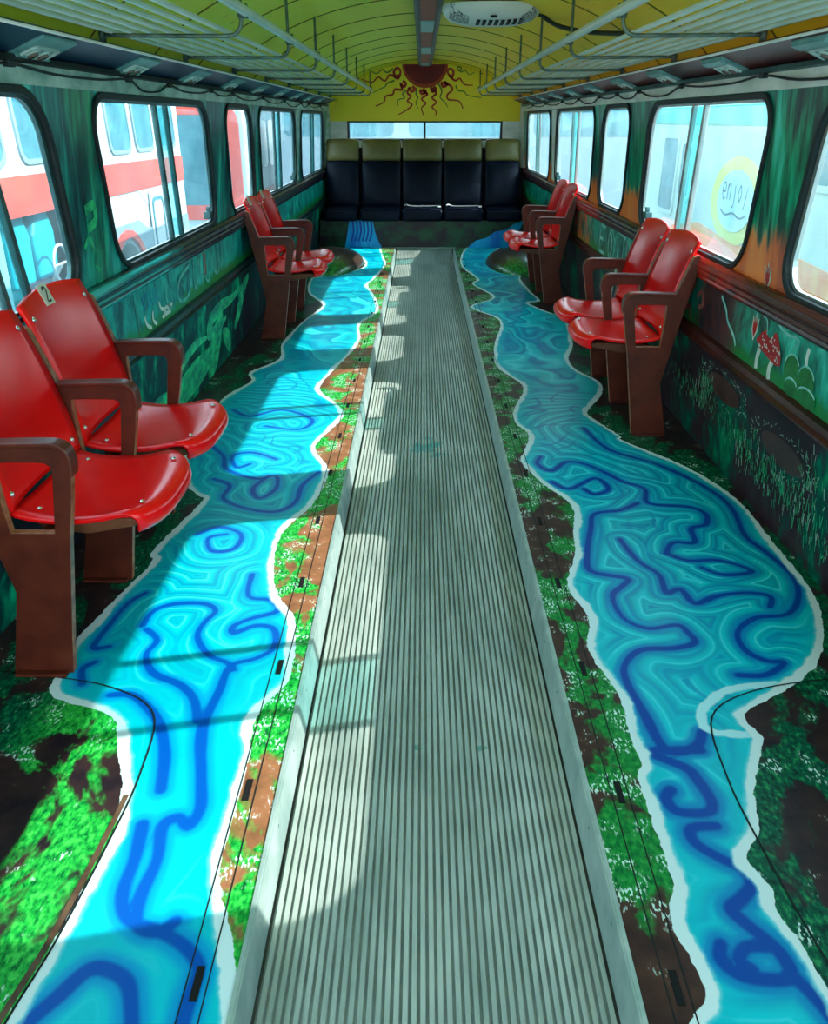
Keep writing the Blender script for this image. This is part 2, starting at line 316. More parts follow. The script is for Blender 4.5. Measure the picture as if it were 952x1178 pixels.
# ---------------------------------------------------------------- mesh helpers
class MB:
    def __init__(s): s.v = []; s.f = []; s.m = []; s.sm = []
    def add(s, vs, fs, mi=0, smooth=False):
        o = len(s.v); s.v += [tuple(v) for v in vs]
        for f in fs: s.f.append([i+o for i in f]); s.m.append(mi); s.sm.append(smooth)
        return s
    def box(s, x0, x1, y0, y1, z0, z1, mi=0):
        vs = [(x,y,z) for z in (z0,z1) for y in (y0,y1) for x in (x0,x1)]
        return s.add(vs, [(0,2,3,1),(4,5,7,6),(0,1,5,4),(2,6,7,3),(0,4,6,2),(1,3,7,5)], mi)
    def tube(s, pts, r, n=10, mi=0, closed=False):
        pts = [Vector(p) for p in pts]; rs = r if isinstance(r, (list,tuple)) else [r]*len(pts)
        vs = []; fs = []; N = len(pts); up = None
        for i, p in enumerate(pts):
            a = pts[i-1] if (i or closed) else p; b = pts[(i+1) % N] if (i < N-1 or closed) else p
            t = (b-a).normalized()
            if up is None: up = Vector((0,0,1)) if abs(t.z) < .9 else Vector((1,0,0))
            sd = t.cross(up).normalized(); up = sd.cross(t).normalized()
            for k in range(n):
                q = 2*PI*k/n; vs.append(p + (sd*math.cos(q) + up*math.sin(q))*rs[i])
        for i in range(N if closed else N-1):
            j = (i+1) % N
            for k in range(n): k2 = (k+1) % n; fs.append((i*n+k, i*n+k2, j*n+k2, j*n+k))
        if not closed: fs += [tuple(reversed(range(n))), tuple((N-1)*n+k for k in range(n))]
        return s.add(vs, fs, mi, True)
    def prism(s, poly, fn, t0, t1, mi=0, side=None, smooth=False):
        """poly: 2-D outline; fn(a, b, t) -> point; extruded from t0 to t1"""
        n = len(poly); vs = [fn(a,b,t0) for a,b in poly] + [fn(a,b,t1) for a,b in poly]
        s.add(vs, [tuple(reversed(range(n))), tuple(range(n,2*n))], mi)
        o = len(s.v); s.add(vs, [(i,(i+1)%n,n+(i+1)%n,n+i) for i in range(n)], mi if side is None else side, smooth)
        return s
    def ring(s, outer, inner, fn, t0, t1, mi=0, side=None, inside=None):
        n = len(outer); vs = []
        for t in (t0, t1): vs += [fn(a,b,t) for a,b in outer] + [fn(a,b,t) for a,b in inner]
        fl = []; sd = []; si = []
        for i in range(n):
            j = (i+1) % n
            fl += [(i,j,n+j,n+i), (2*n+i,3*n+i,3*n+j,2*n+j)]; sd += [(i,2*n+i,2*n+j,j)]; si += [(n+i,n+j,3*n+j,3*n+i)]
        s.add(vs, fl, mi); s.add(vs, sd, mi if side is None else side); s.add(vs, si, mi if inside is None else inside); return s
    def ribbon(s, pts, w, fn, h=.0006, mi=0):
        """flat brush stroke of varying width in a 2-D plane mapped by fn(a, b, lift)"""
        n = len(pts); L = []; R = []
        for i in range(n):
            a = pts[max(i-1,0)]; b = pts[min(i+1,n-1)]; dx, dy = b[0]-a[0], b[1]-a[1]; l = math.hypot(dx,dy) or 1
            ww = (w[i] if isinstance(w, list) else w)/2
            L.append((pts[i][0]-dy/l*ww, pts[i][1]+dx/l*ww)); R.append((pts[i][0]+dy/l*ww, pts[i][1]-dx/l*ww))
        vs = [fn(a,b,h) for a,b in L] + [fn(a,b,h) for a,b in R]
        return s.add(vs, [(i,i+1,n+i+1,n+i) for i in range(n-1)], mi)
    def poly(s, pts, fn, h=.0006, mi=0):
        return s.add([fn(a,b,h) for a,b in pts], [tuple(range(len(pts)))], mi)
    def lathe(s, prof, c, axis='z', n=20, mi=0):
        vs = []; fs = []
        for r, h in prof:
            for k in range(n):
                a = 2*PI*k/n; x, y = r*math.cos(a), r*math.sin(a)
                vs.append({'z':(c[0]+x,c[1]+y,c[2]+h),'x':(c[0]+h,c[1]+x,c[2]+y),'y':(c[0]+x,c[1]+h,c[2]+y)}[axis])
        for i in range(len(prof)-1):
            for k in range(n): k2 = (k+1)%n; fs.append((i*n+k,i*n+k2,(i+1)*n+k2,(i+1)*n+k))
        fs += [tuple(range(n)), tuple((len(prof)-1)*n+k for k in range(n))]
        return s.add(vs, fs, mi, True)
    def build(s, name, mats, parent=None, bevel=0, seg=2, recalc=True):
        me = D.meshes.new(name); me.from_pydata(s.v, [], s.f)
        for m in (mats if isinstance(mats, (list,tuple)) else [mats]): me.materials.append(m)
        me.polygons.foreach_set('material_index', s.m); me.polygons.foreach_set('use_smooth', s.sm)
        if recalc:
            b = bmesh.new(); b.from_mesh(me); bmesh.ops.remove_doubles(b, verts=b.verts, dist=1e-5)
            bmesh.ops.recalc_face_normals(b, faces=b.faces); b.to_mesh(me); b.free()
        me.update(); o = D.objects.new(name, me); COL.objects.link(o)
        if parent: o.parent = parent
        if bevel:
            md = o.modifiers.new('bevel', 'BEVEL'); md.width = bevel; md.segments = seg; md.limit_method = 'ANGLE'; md.angle_limit = .7
        return o
def tag(o, label=None, cat=None, group=None, kind=None):
    for k, v in (('label',label),('category',cat),('group',group),('kind',kind)):
        if v: o[k] = v
    return o
def empty(name, loc=(0,0,0), rz=0):
    o = D.objects.new(name, None); COL.objects.link(o); o.location = loc; o.rotation_euler = (0,0,rz); o.empty_display_size = .1; return o
def copy_tree(o, parent=None):
    c = o.copy(); COL.objects.link(c); c.parent = parent
    for ch in list(o.children): copy_tree(ch, c)
    return c
def spline(pts, k=6, closed=False):
    """Catmull-Rom through 2-D/3-D points"""
    P = [Vector(p) for p in pts]; n = len(P); out = []
    for i in range(n if closed else n-1):
        g = (lambda j: P[j % n]) if closed else (lambda j: P[max(0,min(n-1,j))])
        a,b,c,d = g(i-1),g(i),g(i+1),g(i+2)
        for q in range(k):
            t = q/k; out.append(tuple(.5*((2*b)+(c-a)*t+(2*a-5*b+4*c-d)*t*t+(3*b-a-3*c+d)*t**3)))
    if not closed: out.append(tuple(P[-1]))
    return out
def rrect(y0, y1, z0, z1, r, k=6, slant=0.):
    """rounded parallelogram; slant moves the top towards -y"""
    pts = []
    for cy, cz, a0 in ((y1-r,z1-r,0),(y0+r,z1-r,90),(y0+r,z0+r,180),(y1-r,z0+r,270)):
        for i in range(k+1):
            a = math.radians(a0+90*i/k); pts.append([cy+r*math.cos(a), cz+r*math.sin(a)])
    zm = (z0+z1)/2
    return [(y-slant*(z-zm), z) for y, z in pts]
# the painted rivers on the floor (metres): left and right banks, and the brushed swirls
RL = [(1.108,12.279),(0.61,10.615),(0.418,9.624),(0.379,8.705),(0.487,7.995),(0.428,7.697),(0.569,7.086),(0.354,6.689),(0.55,6.213),(0.464,5.527),(0.439,5.292),(0.424,4.93),(0.493,4.686),(0.54,4.471),(0.446,4.084),(0.436,3.877),(0.481,3.716),(0.436,3.498),(0.407,3.367),(0.475,3.115),(0.554,2.921),(0.518,2.66),(0.502,2.525),(0.442,2.306),(0.475,2.116),(0.445,1.949),(0.486,1.741),(0.479,1.603),(0.485,1.502),(0.465,1.44),(0.466,1.272),(0.466,1.158),(0.44,1.079),(0.457,0.977),(0.457,0.922),(0.414,0.879),(0.379,0.807)]
RR = [(1.355,12.073),(0.885,10.082),(0.699,9.21),(0.688,8.577),(0.973,8.318),(0.899,8.022),(0.922,7.323),(0.949,6.941),(0.843,6.832),(0.984,6.432),(1.06,6.278),(0.978,5.474),(0.895,5.138),(0.892,4.876),(0.985,4.602),(0.949,4.353),(0.821,4.069),(0.833,3.947),(0.913,3.696),(0.911,3.637),(1.116,3.312),(1.215,2.976),(1.216,2.613),(1.209,2.267),(1.146,2.045),(1.058,1.886),(0.95,1.789),(0.8,1.686),(0.779,1.651),(0.797,1.591),(0.787,1.553),(0.714,1.408),(0.686,1.295),(0.631,1.222),(0.654,1.154),(0.645,1.1),(0.662,1.034),(0.672,0.942),(0.666,0.809)]
LR = [(-0.572,12.056),(-0.502,10.069),(-0.448,9.388),(-0.4,8.787),(-0.471,8.01),(-0.516,7.645),(-0.414,7.039),(-0.369,6.516),(-0.475,6.058),(-0.448,5.644),(-0.464,5.345),(-0.511,5.069),(-0.594,4.553),(-0.574,4.379),(-0.507,4.247),(-0.421,3.976),(-0.514,3.556),(-0.423,3.265),(-0.451,2.912),(-0.533,2.658),(-0.501,2.306),(-0.417,2.13),(-0.395,2.045),(-0.378,1.822),(-0.418,1.717),(-0.442,1.62),(-0.429,1.509),(-0.429,1.293),(-0.426,1.176),(-0.383,1.057),(-0.344,0.946),(-0.312,0.801)]
LL = [(-1.09,12.051),(-0.938,10.065),(-0.664,9.198),(-0.644,8.565),(-0.983,8.101),(-1.071,8.004),(-1.019,7.326),(-0.853,6.852),(-0.83,6.644),(-0.904,6.2),(-0.962,5.516),(-0.918,5.079),(-1.047,4.782),(-1.002,4.593),(-1.087,4.319),(-1.105,3.956),(-1.096,3.529),(-1.014,3.156),(-0.914,2.998),(-0.887,2.941),(-0.959,2.528),(-0.937,2.453),(-0.974,2.242),(-1.017,1.986),(-1.004,1.868),(-1.004,1.764),(-0.96,1.714),(-0.803,1.65),(-0.745,1.524),(-0.706,1.435),(-0.678,1.321),(-0.672,1.25),(-0.687,1.082),(-0.708,0.903),(-0.729,0.797)]
STROKES =[ [(0.658,1.603),(0.635,1.558),(0.586,1.533),(0.548,1.551),(0.534,1.669),(0.519,1.801),(0.532,1.881),(0.592,1.95),(0.685,1.959),(0.754,1.987),(0.749,2.041),(0.728,2.079),(0.639,2.059),(0.578,2.117),(0.572,2.241),(0.62,2.308),(0.642,2.354),(0.534,2.4),(0.544,2.525),(0.592,2.72),(0.628,2.842),(0.73,2.875),(0.814,2.941)],[(0.758,3.812),(0.821,3.523),(0.988,3.352),(1.119,3.119),(1.166,2.911),(1.135,2.667),(1.159,2.557),(1.188,2.382),(1.155,2.246),(1.08,2.141),(0.976,2.12),(0.895,2.043),(0.885,1.952),(0.926,1.901),(0.972,1.894),(0.901,1.836),(0.824,1.835)],[(0.679,2.635),(0.705,2.476),(0.753,2.378),(0.746,2.264),(0.797,2.287),(0.817,2.2),(0.897,2.244),(0.995,2.266),(1.066,2.245),(1.042,2.182)],[(0.816,2.528),(0.862,2.609),(0.938,2.609),(0.959,2.723),(1.021,2.753),(1.049,2.846),(1.0,2.91),(0.856,2.941),(0.876,3.08),(0.805,3.153),(0.739,3.268),(0.677,3.349),(0.602,3.369),(0.525,3.266),(0.475,3.347),(0.501,3.432)],[(0.509,3.15),(0.571,3.077),(0.694,3.19),(0.731,3.079),(0.663,3.025),(0.629,3.078)],[(0.908,2.428),(0.964,2.38),(1.067,2.405),(0.984,2.478),(0.875,2.477),(0.816,2.528)],[(0.636,1.539),(0.564,1.539),(0.514,1.53),(0.583,1.48),(0.597,1.448),(0.609,1.386),(0.6,1.349),(0.565,1.341),(0.524,1.348),(0.512,1.385),(0.529,1.408)],[(0.597,1.306),(0.542,1.299),(0.54,1.259),(0.58,1.22),(0.612,1.196),(0.619,1.159),(0.587,1.124),(0.56,1.102),(0.577,1.069),(0.614,1.018),(0.621,0.969),(0.59,0.958),(0.533,0.968),(0.507,0.997),(0.517,1.027)],[(0.621,0.969),(0.645,0.923),(0.657,0.889)],[(0.597,1.023),(0.561,1.022),(0.539,0.997),(0.554,0.978)],[(-0.924,1.78),(-0.948,1.844),(-0.925,1.878)],[(-0.911,1.953),(-0.955,1.948),(-0.951,2.041),(-0.933,2.183),(-0.896,2.249)],[(-0.85,2.061),(-0.841,2.142),(-0.786,2.184),(-0.696,2.185),(-0.652,2.143),(-0.671,2.082),(-0.674,2.005),(-0.621,1.915),(-0.563,1.881),(-0.536,1.848)],[(-0.833,2.042),(-0.785,1.986),(-0.795,1.914),(-0.75,1.83),(-0.668,1.782),(-0.614,1.721),(-0.583,1.635)],[(-0.583,2.368),(-0.569,2.23),(-0.496,2.208),(-0.464,2.145),(-0.534,2.104),(-0.58,2.063),(-0.572,2.025),(-0.516,2.064),(-0.459,2.045),(-0.444,1.952),(-0.486,1.899),(-0.549,1.864),(-0.555,1.752),(-0.565,1.636),(-0.555,1.555),(-0.525,1.434),(-0.506,1.346),(-0.519,1.294),(-0.545,1.319),(-0.573,1.294),(-0.559,1.208),(-0.566,1.121),(-0.553,1.057),(-0.511,1.042),(-0.484,1.065)],[(-0.836,1.734),(-0.779,1.735),(-0.714,1.677),(-0.666,1.607),(-0.628,1.504),(-0.607,1.399)],[(-0.617,1.299),(-0.605,1.213),(-0.603,1.125),(-0.574,1.069),(-0.513,1.046),(-0.458,1.017),(-0.418,0.974),(-0.42,0.92),(-0.42,0.872)],[(-0.675,0.874),(-0.644,0.918),(-0.611,0.966),(-0.573,0.966),(-0.532,0.939),(-0.504,0.871)],[(-1.021,3.595),(-0.909,3.43),(-0.861,3.276),(-0.715,3.17),(-0.639,3.206),(-0.617,3.069),(-0.666,2.972),(-0.71,3.068),(-0.666,3.206)],[(-0.463,3.243),(-0.515,3.103),(-0.519,2.942),(-0.582,2.851),(-0.7,2.879),(-0.809,2.97),(-0.81,3.1),(-0.893,3.168)],[(-0.729,2.659),(-0.788,2.629),(-0.753,2.532),(-0.68,2.547),(-0.677,2.659),(-0.769,2.718),(-0.835,2.658)],[(-0.668,3.392),(-0.785,3.471),(-0.865,3.43),(-0.823,3.295),(-0.773,3.334)],[(-0.998,4.076),(-0.894,3.973),(-0.744,4.079),(-0.573,3.925),(-0.619,3.779),(-0.786,3.825)] ]

# ---------------------------------------------------------------- room shell
YA, YB = -.6, 10.85            # the open cab behind the camera, the end wall
YR = 10.08                     # riser below the rear bench
AX = .3425                     # half width of the sunken aisle
AZ = -.10
def W(z):
    if z < .46: return 1.2+(.46-z)*.10
    if z < .82: return 1.2
    return 1.2-.05*(z-.82)/.6
def wallfn(side): return lambda y, z, t: (side*(W(z)+t), y, z)
# inward lift for paint on the walls
def wallpaint(side): return lambda y, z, h: (side*(W(z)-h-.0012), y, z)
def floorfn(x, y, h): return (x, y, h)

def seg_dist(P, pts):
    """distance from points P (n,2) to a polyline"""
    best = np.full(len(P), 9.)
    for a, b in zip(pts[:-1], pts[1:]):
        a = np.array(a[:2]); b = np.array(b[:2]); ab = b-a; L = ab@ab
        if L < 1e-12: continue
        t = np.clip(((P-a)@ab)/L, 0, 1); d = np.hypot(*(P-(a+t[:,None]*ab)).T); best = np.minimum(best, d)
    return best
def inside(P, poly):
    r = np.zeros(len(P), bool); n = len(poly)
    for i in range(n):
        (x0,y0),(x1,y1) = poly[i][:2], poly[(i+1)%n][:2]
        if y0 == y1: continue
        c = ((y0 > P[:,1]) != (y1 > P[:,1])) & (P[:,0] < (x1-x0)*(P[:,1]-y0)/(y1-y0)+x0); r ^= c
    return r
def river(left, right):
    l = spline(left, 4); r = spline(right, 4); poly = l+r[::-1]
    return lambda P: np.where(inside(P, poly), 1, -1)*np.minimum(seg_dist(P, l), seg_dist(P, r))
RIV = {1: river(RL, RR), -1: river(LL, LR)}
SW = [spline(s, 4) for s in STROKES]
fm = MB()
bank = []; stroke = []; foam = []
FOAM = [[(0.915,1.797),(0.806,1.781),(0.737,1.743),(0.682,1.685),(0.67,1.63),(0.692,1.603),(0.743,1.597),(0.794,1.595)]]
for side in (-1, 1):
    xs = np.concatenate([np.linspace(AX, 1.26, 100)])*side
    ys = np.concatenate([np.arange(YA, .7, .1), np.arange(.7, 4.2, .009), np.arange(4.2, 10.09, .018)]); ys[-1] = YR+.02
    X, Y = np.meshgrid(xs, ys); P = np.stack([X.ravel(), Y.ravel()], 1)
    b = RIV[side](P)
    m = np.abs(b) < 2; s = np.full(len(P), 9.)
    fo = np.full(len(P), 9.)
    for st in FOAM: fo = np.minimum(fo, seg_dist(P, spline(st, 4)))
    foam += list(np.minimum(fo, .6))
    for st in SW:
        c = np.mean([p[0] for p in st])
        if (c > 0) != (side > 0): continue
        s = np.minimum(s, seg_dist(P, st))
    bank += list(b); stroke += list(np.minimum(s, .6))
    nx = len(xs); o = len(fm.v)
    vs = [(x, y, 0.) for x, y in P]
    fs = [(j*nx+i, j*nx+i+1, (j+1)*nx+i+1, (j+1)*nx+i) for j in range(len(ys)-1) for i in range(nx-1)]
    if side < 0: fs = [f[::-1] for f in fs]
    fm.add(vs, fs, 0)
ng = len(fm.v)
# board edges, the step down into the aisle, seams, anchor slots and the lids over the front wheels
for side in (-1, 1):
    fm.box(min(side*AX, side*1.27), max(side*AX, side*1.27), YA, YR+.02, -.10, -.004, 1)
    for sx in (.395, .432):
        fm.box(side*sx-.0012, side*sx+.0012, .7, YR, 0, .0012, 2)
    for k in range(20):
        y = .942+.4585*k
        if y > 9.9: break
        fm.box(side*.413-.007, side*.413+.007, y-.032, y+.032, 0, .002, 3)
    # lid seams over the wheel housings
    p = spline([(side*1.26, 1.84), (side*1.07, 1.82), (side*.84, 1.765), (side*.70, 1.66), (side*.668, 1.45), (side*.672, 1.25), (side*.69, 1.02), (side*.715, .85), (side*.73, .6)], 6)
    fm.ribbon(p, .0045, floorfn, .0016, 2)
    if side < 0: fm.ribbon([(x-.012, y) for x, y in p[26:]], .012, floorfn, .0012, 4)
fm.box(-1.2, 1.2, .9, .904, 0, .001, 2) if False else None
floor = fm.build('floor', [M['floor'], M['board'], M['seamline'], M['slot'], M['brown_lip']], recalc=False)
for nm, vals, fill in (('bank', bank, -1.), ('stroke', stroke, 1.), ('foam', foam, 1.)):
    at = floor.data.attributes.new(nm, 'FLOAT', 'POINT'); arr = np.full(len(fm.v), fill, np.float32); arr[:ng] = vals; at.data.foreach_set('value', arr)
tag(floor, kind='structure')
# ramp end of the aisle floor below the mat
b = MB(); b.box(-AX, AX, YA, YR+.02, -.16, -.112); tag(b.build('floor_aisle', M['board']), kind='structure')

# ribbed mat (one thing): ribs are surface pattern
def ribbed_profile():
    pr = []; g = []; n = 40; w = 2*(AX-.018); p = w/n; x = -w/2
    for i in range(n):
        a = x+i*p; pr += [(a, 0), (a+p*.26, 0), (a+p*.32, .0065), (a+p*.90, .0065), (a+p*.96, 0)]; g += [1, 1, 0, 0, 1]
    pr.append((w/2, 0)); return pr, g
pr, grv = ribbed_profile(); mt = MB(); n = len(pr)
ys = [(YA, AZ-.010), (9.50, AZ-.010), (9.56, AZ-.006), (10.03, -.018), (10.07, -.014)]
vs = [(x, y, z+h) for y, z in ys for x, h in pr]
for mi in (0, 1): mt.add(vs, [(j*n+i, j*n+i+1, (j+1)*n+i+1, (j+1)*n+i) for j in range(len(ys)-1) for i in range(n-1) if grv[i] == mi], mi)
mto = mt.build('aisle_mat', [M['mat'], M['mat_groove']], recalc=False)
tag(mto, 'long ribbed grey green mat running down the middle of the aisle', 'mat')
for side in (-1, 1):
    b = MB(); x0, x1 = sorted((side*(AX-.014), side*(AX+.006)))
    # slanting metal nosing down the step
    prof = [(AX+.006, .0005), (AX+.006, .003), (AX-.002, .003), (AX-.011, AZ), (AX-.014, AZ), (AX-.006, .0005)]
    b.prism(prof, lambda a, c, t: (side*a, t, c), YA, 10.04)
    o = b.build('aisle_nosing', M['nosing'])
    tag(o, 'pale metal strip edging the %s side of the ribbed aisle mat' % ('left' if side < 0 else 'right'), 'metal strip', 'metal strips along the aisle')
    y = .62
    while y < 9.9:
        s = MB(); s.lathe([(.0085, 0), (.008, .003), (.004, .0045)], (0,0,0), 'x', 10)
        so = s.build('screw', M['chrome'] if side < 0 else M['slot'], o); so.location = (side*(AX-.004), y, -.030); so.rotation_euler = (0, (PI if side > 0 else 0), 0)
        y += .235 if side < 0 else .235

# windows: y0, y1, mullions (fraction positions), number
WINS = [(1.02, 2.80, [.42], 1), (3.20, 4.86, [.47, .57], 2), (5.30, 6.08, [], 3), (6.37, 8.15, [.40, .54], 4), (8.55, 10.42, [.45, .56], 5)]
WZ0, WZ1, SL = .829, 1.418, .36
cells = [YA, 3.0, 5.08, 6.225, 8.35, YB]
for side, wn in ((-1, 'wall_left'), (1, 'wall_right')):
    w = MB(); fn = wallfn(side)
    # lower painted wall, mural panel, window band, header
    w.prism([(YA,-.12),(YB,-.12),(YB,.46),(YA,.46)], fn, 0, .05, 1)
    w.prism([(YA,.46),(YB,.46),(YB,.81),(YA,.81)], fn, 0, .05, 2)
    for i, (y0, y1, ml, k) in enumerate(WINS):
        inner = rrect(y0, y1, WZ0, WZ1, .13, 8, SL)
        a, bb = cells[i], cells[i+1]; zt = .0
        outer = []
        zc, yc = (WZ0+WZ1)/2, (y0+y1)/2
        sl = lambda z: -SL*(z-zc)
        L = lambda z: a+(sl(z) if i else 0); R = lambda z: bb+(sl(z) if i < 4 else 0)
        q = len(inner)//4
        for j in range(q): outer.append((R(1.44) if j < q//2 else y1-.13+sl(1.44)*0+0, 1.44) if False else None)
        outer = []
        for idx in range(len(inner)):
            c = idx//q; f = (idx % q)/(q-1)
            # spread each corner's points round the cell's corner
            if c == 0: P0, P1, P2 = (R(zc+.12), zc+.12), (R(1.44), 1.44), (y1-.3, 1.44)
            elif c == 1: P0, P1, P2 = (y0+.25, 1.44), (L(1.44), 1.44), (L(zc+.12), zc+.12)
            elif c == 2: P0, P1, P2 = (L(zc-.12), zc-.12), (L(.81), .81), (y0+.3, .81)
            else: P0, P1, P2 = (y1-.25, .81), (R(.81), .81), (R(zc-.12), zc-.12)
            p = [P0[k2]*(1-f*2)+P1[k2]*f*2 for k2 in (0,1)] if f < .5 else [P1[k2]*(2-f*2)+P2[k2]*(f*2-1) for k2 in (0,1)]
            outer.append(tuple(p))
        w.ring(outer, inner, fn, 0, .028, 0)
    w.prism([(YA,1.44),(YB,1.44),(YB,1.51),(YA,1.51)], fn, -.004, .05, 3)
    # pale frame piece between the last windows
    P = wallpaint(side)
    w.poly([(8.17, .84), (8.45, .84), (8.36, 1.435), (8.1, 1.435)], P, .0008, 3)
    if side > 0:
        # --- mushrooms, flames, pads, letters
        cap = [(3.03,.625),(2.985,.66),(2.95,.675),(2.925,.655),(2.905,.655),(2.87,.685),(2.84,.672),(2.795,.615),(2.79,.588),(2.815,.58),(2.86,.583),(2.93,.593),(2.99,.603)]
        w.poly(cap, P, .0016, 4)
        for k in range(48):
            a, c = random.uniform(2.80,3.02), random.uniform(.585,.675)
            if inside(np.array([(a,c)]), cap)[0]:
                w.poly([(a+.0045*math.cos(t*PI/3), c+.0045*math.sin(t*PI/3)) for t in range(6)], P, .0026, 5)
        w.ribbon(spline([(2.985,.60),(2.995,.56),(2.99,.525)],4), .028, P, .0010, 5); w.ribbon(spline([(2.86,.585),(2.875,.55),(2.865,.518)],4), .030, P, .0010, 5)
        for (y, z) in ((3.02,.84),(3.06,.655)):
            w.poly([(y-.030,z+.045),(y-.01,z+.025),(y,z+.06),(y+.012,z+.025),(y+.030,z+.045),(y+.028,z-.005),(y,z-.045),(y-.028,z-.005)], P, .0014, 5)
            w.poly([(y-.020,z+.038),(y-.008,z+.018),(y,z+.045),(y+.009,z+.018),(y+.021,z+.036),(y+.018,z-.004),(y,z-.032),(y-.018,z-.004)], P, .0022, 4)
        for q, (y, z, ry, rz) in enumerate(((2.70,.60,.06,.05),(2.585,.585,.065,.055),(2.56,.545,.07,.03),(2.68,.545,.05,.03))):
            w.poly([(y+ry*math.cos(t*PI/12), z+rz*math.sin(t*PI/12)) for t in range(24)], P, .0010+.0004*q, 6)
            w.ribbon([(y+ry*math.cos(t*PI/12), z+rz*math.sin(t*PI/12)) for t in range(1,11)], .007, P, .0012+.0004*q, 7)
        w.ribbon(spline([(2.60,.64),(2.605,.665),(2.60,.695)],4), .022, P, .0018, 5)
        w.ribbon(spline([(2.86,.715),(2.78,.70),(2.70,.705),(2.68,.69),(2.71,.675)],5), .010, P, .0018, 7)
        w.ribbon(spline([(3.0,.715),(2.96,.705),(2.94,.66)],5), .008, P, .0018, 7)
        # painted letters E O U and bars
        for st in ([(5.98,.705),(5.98,.53)],[(5.98,.705),(5.80,.70)],[(5.98,.62),(5.86,.62)],[(5.98,.535),(5.80,.535)],
                   [(5.70,.66),(5.62,.71),(5.53,.66),(5.50,.60),(5.58,.525),(5.68,.56),(5.70,.66)],[(5.62,.68),(5.58,.61),(5.62,.55)],
                   [(5.44,.72),(5.32,.715),(5.22,.70)],[(5.42,.70),(5.40,.58),(5.33,.53),(5.27,.58),(5.26,.69)],[(5.17,.70),(5.17,.53)],[(5.11,.69),(5.10,.55)]):
            w.ribbon(spline(st, 4), .020, P, .0016, 7)
        for st in ([(3.95,.66),(3.90,.61),(3.84,.65),(3.80,.70)],[(3.76,.64),(3.70,.67),(3.67,.62),(3.72,.60)],[(3.90,.56),(3.84,.58),(3.82,.53)]):
            w.ribbon(spline(st, 4), .022, P, .0016, 8)
        for st in ([(6.9,.66),(6.88,.60),(6.92,.55)],[(6.75,.70),(6.70,.62),(6.74,.56)],[(6.6,.70),(6.55,.62)]):
            w.ribbon(spline(st, 4), .02, P, .0016, 8)
        w.ribbon(spline([(3.45,.70),(3.38,.66),(3.34,.62),(3.25,.58),(3.22,.55)],5), .014, P, .0016, 7)
        # dark painted hollows ringed by pale grass on the low wall
        for (y, z) in ((3.30,.35),(2.68,.31)):
            w.poly([(y+.19*math.cos(t*PI/12), z+.050*math.sin(t*PI/12)) for t in range(24)], P, .0012, 9)
            for k in range(70):
                t = random.uniform(0, 2*PI); rr = random.uniform(1.05, 1.5)
                a, c = y+.20*rr*math.cos(t), z+.055*rr*math.sin(t)
                w.ribbon([(a,c),(a+random.uniform(-.02,.02), c+random.uniform(.004,.012))], .003, P, .0016, 10)
        # tufts of pale grass strokes
        for (y, z, ny, nz, n_) in ((3.52,.30,.06,.03,60),(3.62,.22,.10,.03,70),(3.15,.20,.12,.035,90),(2.9,.14,.10,.03,60),(2.72,.20,.20,.03,110),(2.45,.14,.22,.03,110),(3.9,.20,.1,.03,40),(2.35,.30,.10,.05,60)):
            for k in range(n_):
                a, c = random.gauss(y, ny), random.gauss(z, nz)
                if not .02 < c < .44: continue
                l = random.uniform(.014, .046)
                w.ribbon([(a, c), (a+random.uniform(-.012,.012), c+l)], random.uniform(.002,.0055), P, .0014+.0008*random.random(), random.choice((10, 11, 11, 11)))
    else:
        # swirled lettering and little white figures on the teal panel
        for st in ([(4.28,.69),(4.10,.66),(4.02,.60),(4.08,.55),(4.22,.56),(4.30,.62)],[(4.36,.70),(4.35,.57),(4.42,.60),(4.48,.69),(4.50,.57)],
                   [(4.60,.72),(4.58,.58),(4.66,.56),(4.70,.66),(4.69,.72)],[(4.80,.72),(4.78,.60),(4.88,.56),(4.93,.64),(4.92,.72)],[(5.02,.72),(5.0,.58)],[(3.86,.69),(3.84,.60),(3.9,.55)],
                   [(4.15,.71),(4.4,.725),(4.7,.735),(5.0,.735)]):
            w.ribbon(spline(st, 4), .018, P, .0016, 7)
        for st in ([(3.50,.60),(3.52,.56),(3.58,.535)],[(3.62,.60),(3.61,.56),(3.66,.535)],[(3.72,.62),(3.74,.585),(3.80,.57),(3.78,.55)],[(3.80,.58),(3.86,.57),(3.92,.575)],[(3.74,.545),(3.82,.55),(3.88,.545)]):
            w.ribbon(spline(st, 4), [.006]+[.018]*(len(spline(st,4))-2)+[.006], P, .0016, 5)
        for st in ([(3.50,.68),(3.53,.62)],[(3.55,.69),(3.58,.62)],[(3.60,.69),(3.63,.62)],[(3.65,.69),(3.67,.62)],[(3.70,.68),(3.70,.63)]):
            w.ribbon(st, .010, P, .0018, 8)
        for k in range(10): a, c = 4.56+.012*(k%2), .60+.013*k; w.ribbon([(a,c),(a+.05,c+.002)], .006, P, .0022, 12)
        w.ribbon([(3.39,.72),(3.41,.52)], .006, P, .0014, 9)
        # bright green creature painted along the low wall
        for st, wd in (([(5.75,.40),(5.62,.36),(5.50,.28),(5.40,.20),(5.30,.14)],.12),([(5.55,.37),(5.2,.35),(4.9,.36),(4.65,.33),(4.60,.27),(4.85,.25),(5.05,.27)],.085),([(4.95,.30),(4.80,.20),(4.70,.10),(4.62,.03)],.24),
                       ([(4.85,.20),(4.55,.13),(4.25,.12),(3.95,.10),(3.75,.05)],.17),([(4.55,.26),(4.30,.28),(4.05,.25),(3.98,.19)],.06),([(4.95,.20),(5.10,.12),(5.16,.04)],.12),([(3.9,.14),(3.6,.16),(3.4,.12)],.10)):
            s_ = spline(st, 6); nn = len(s_)
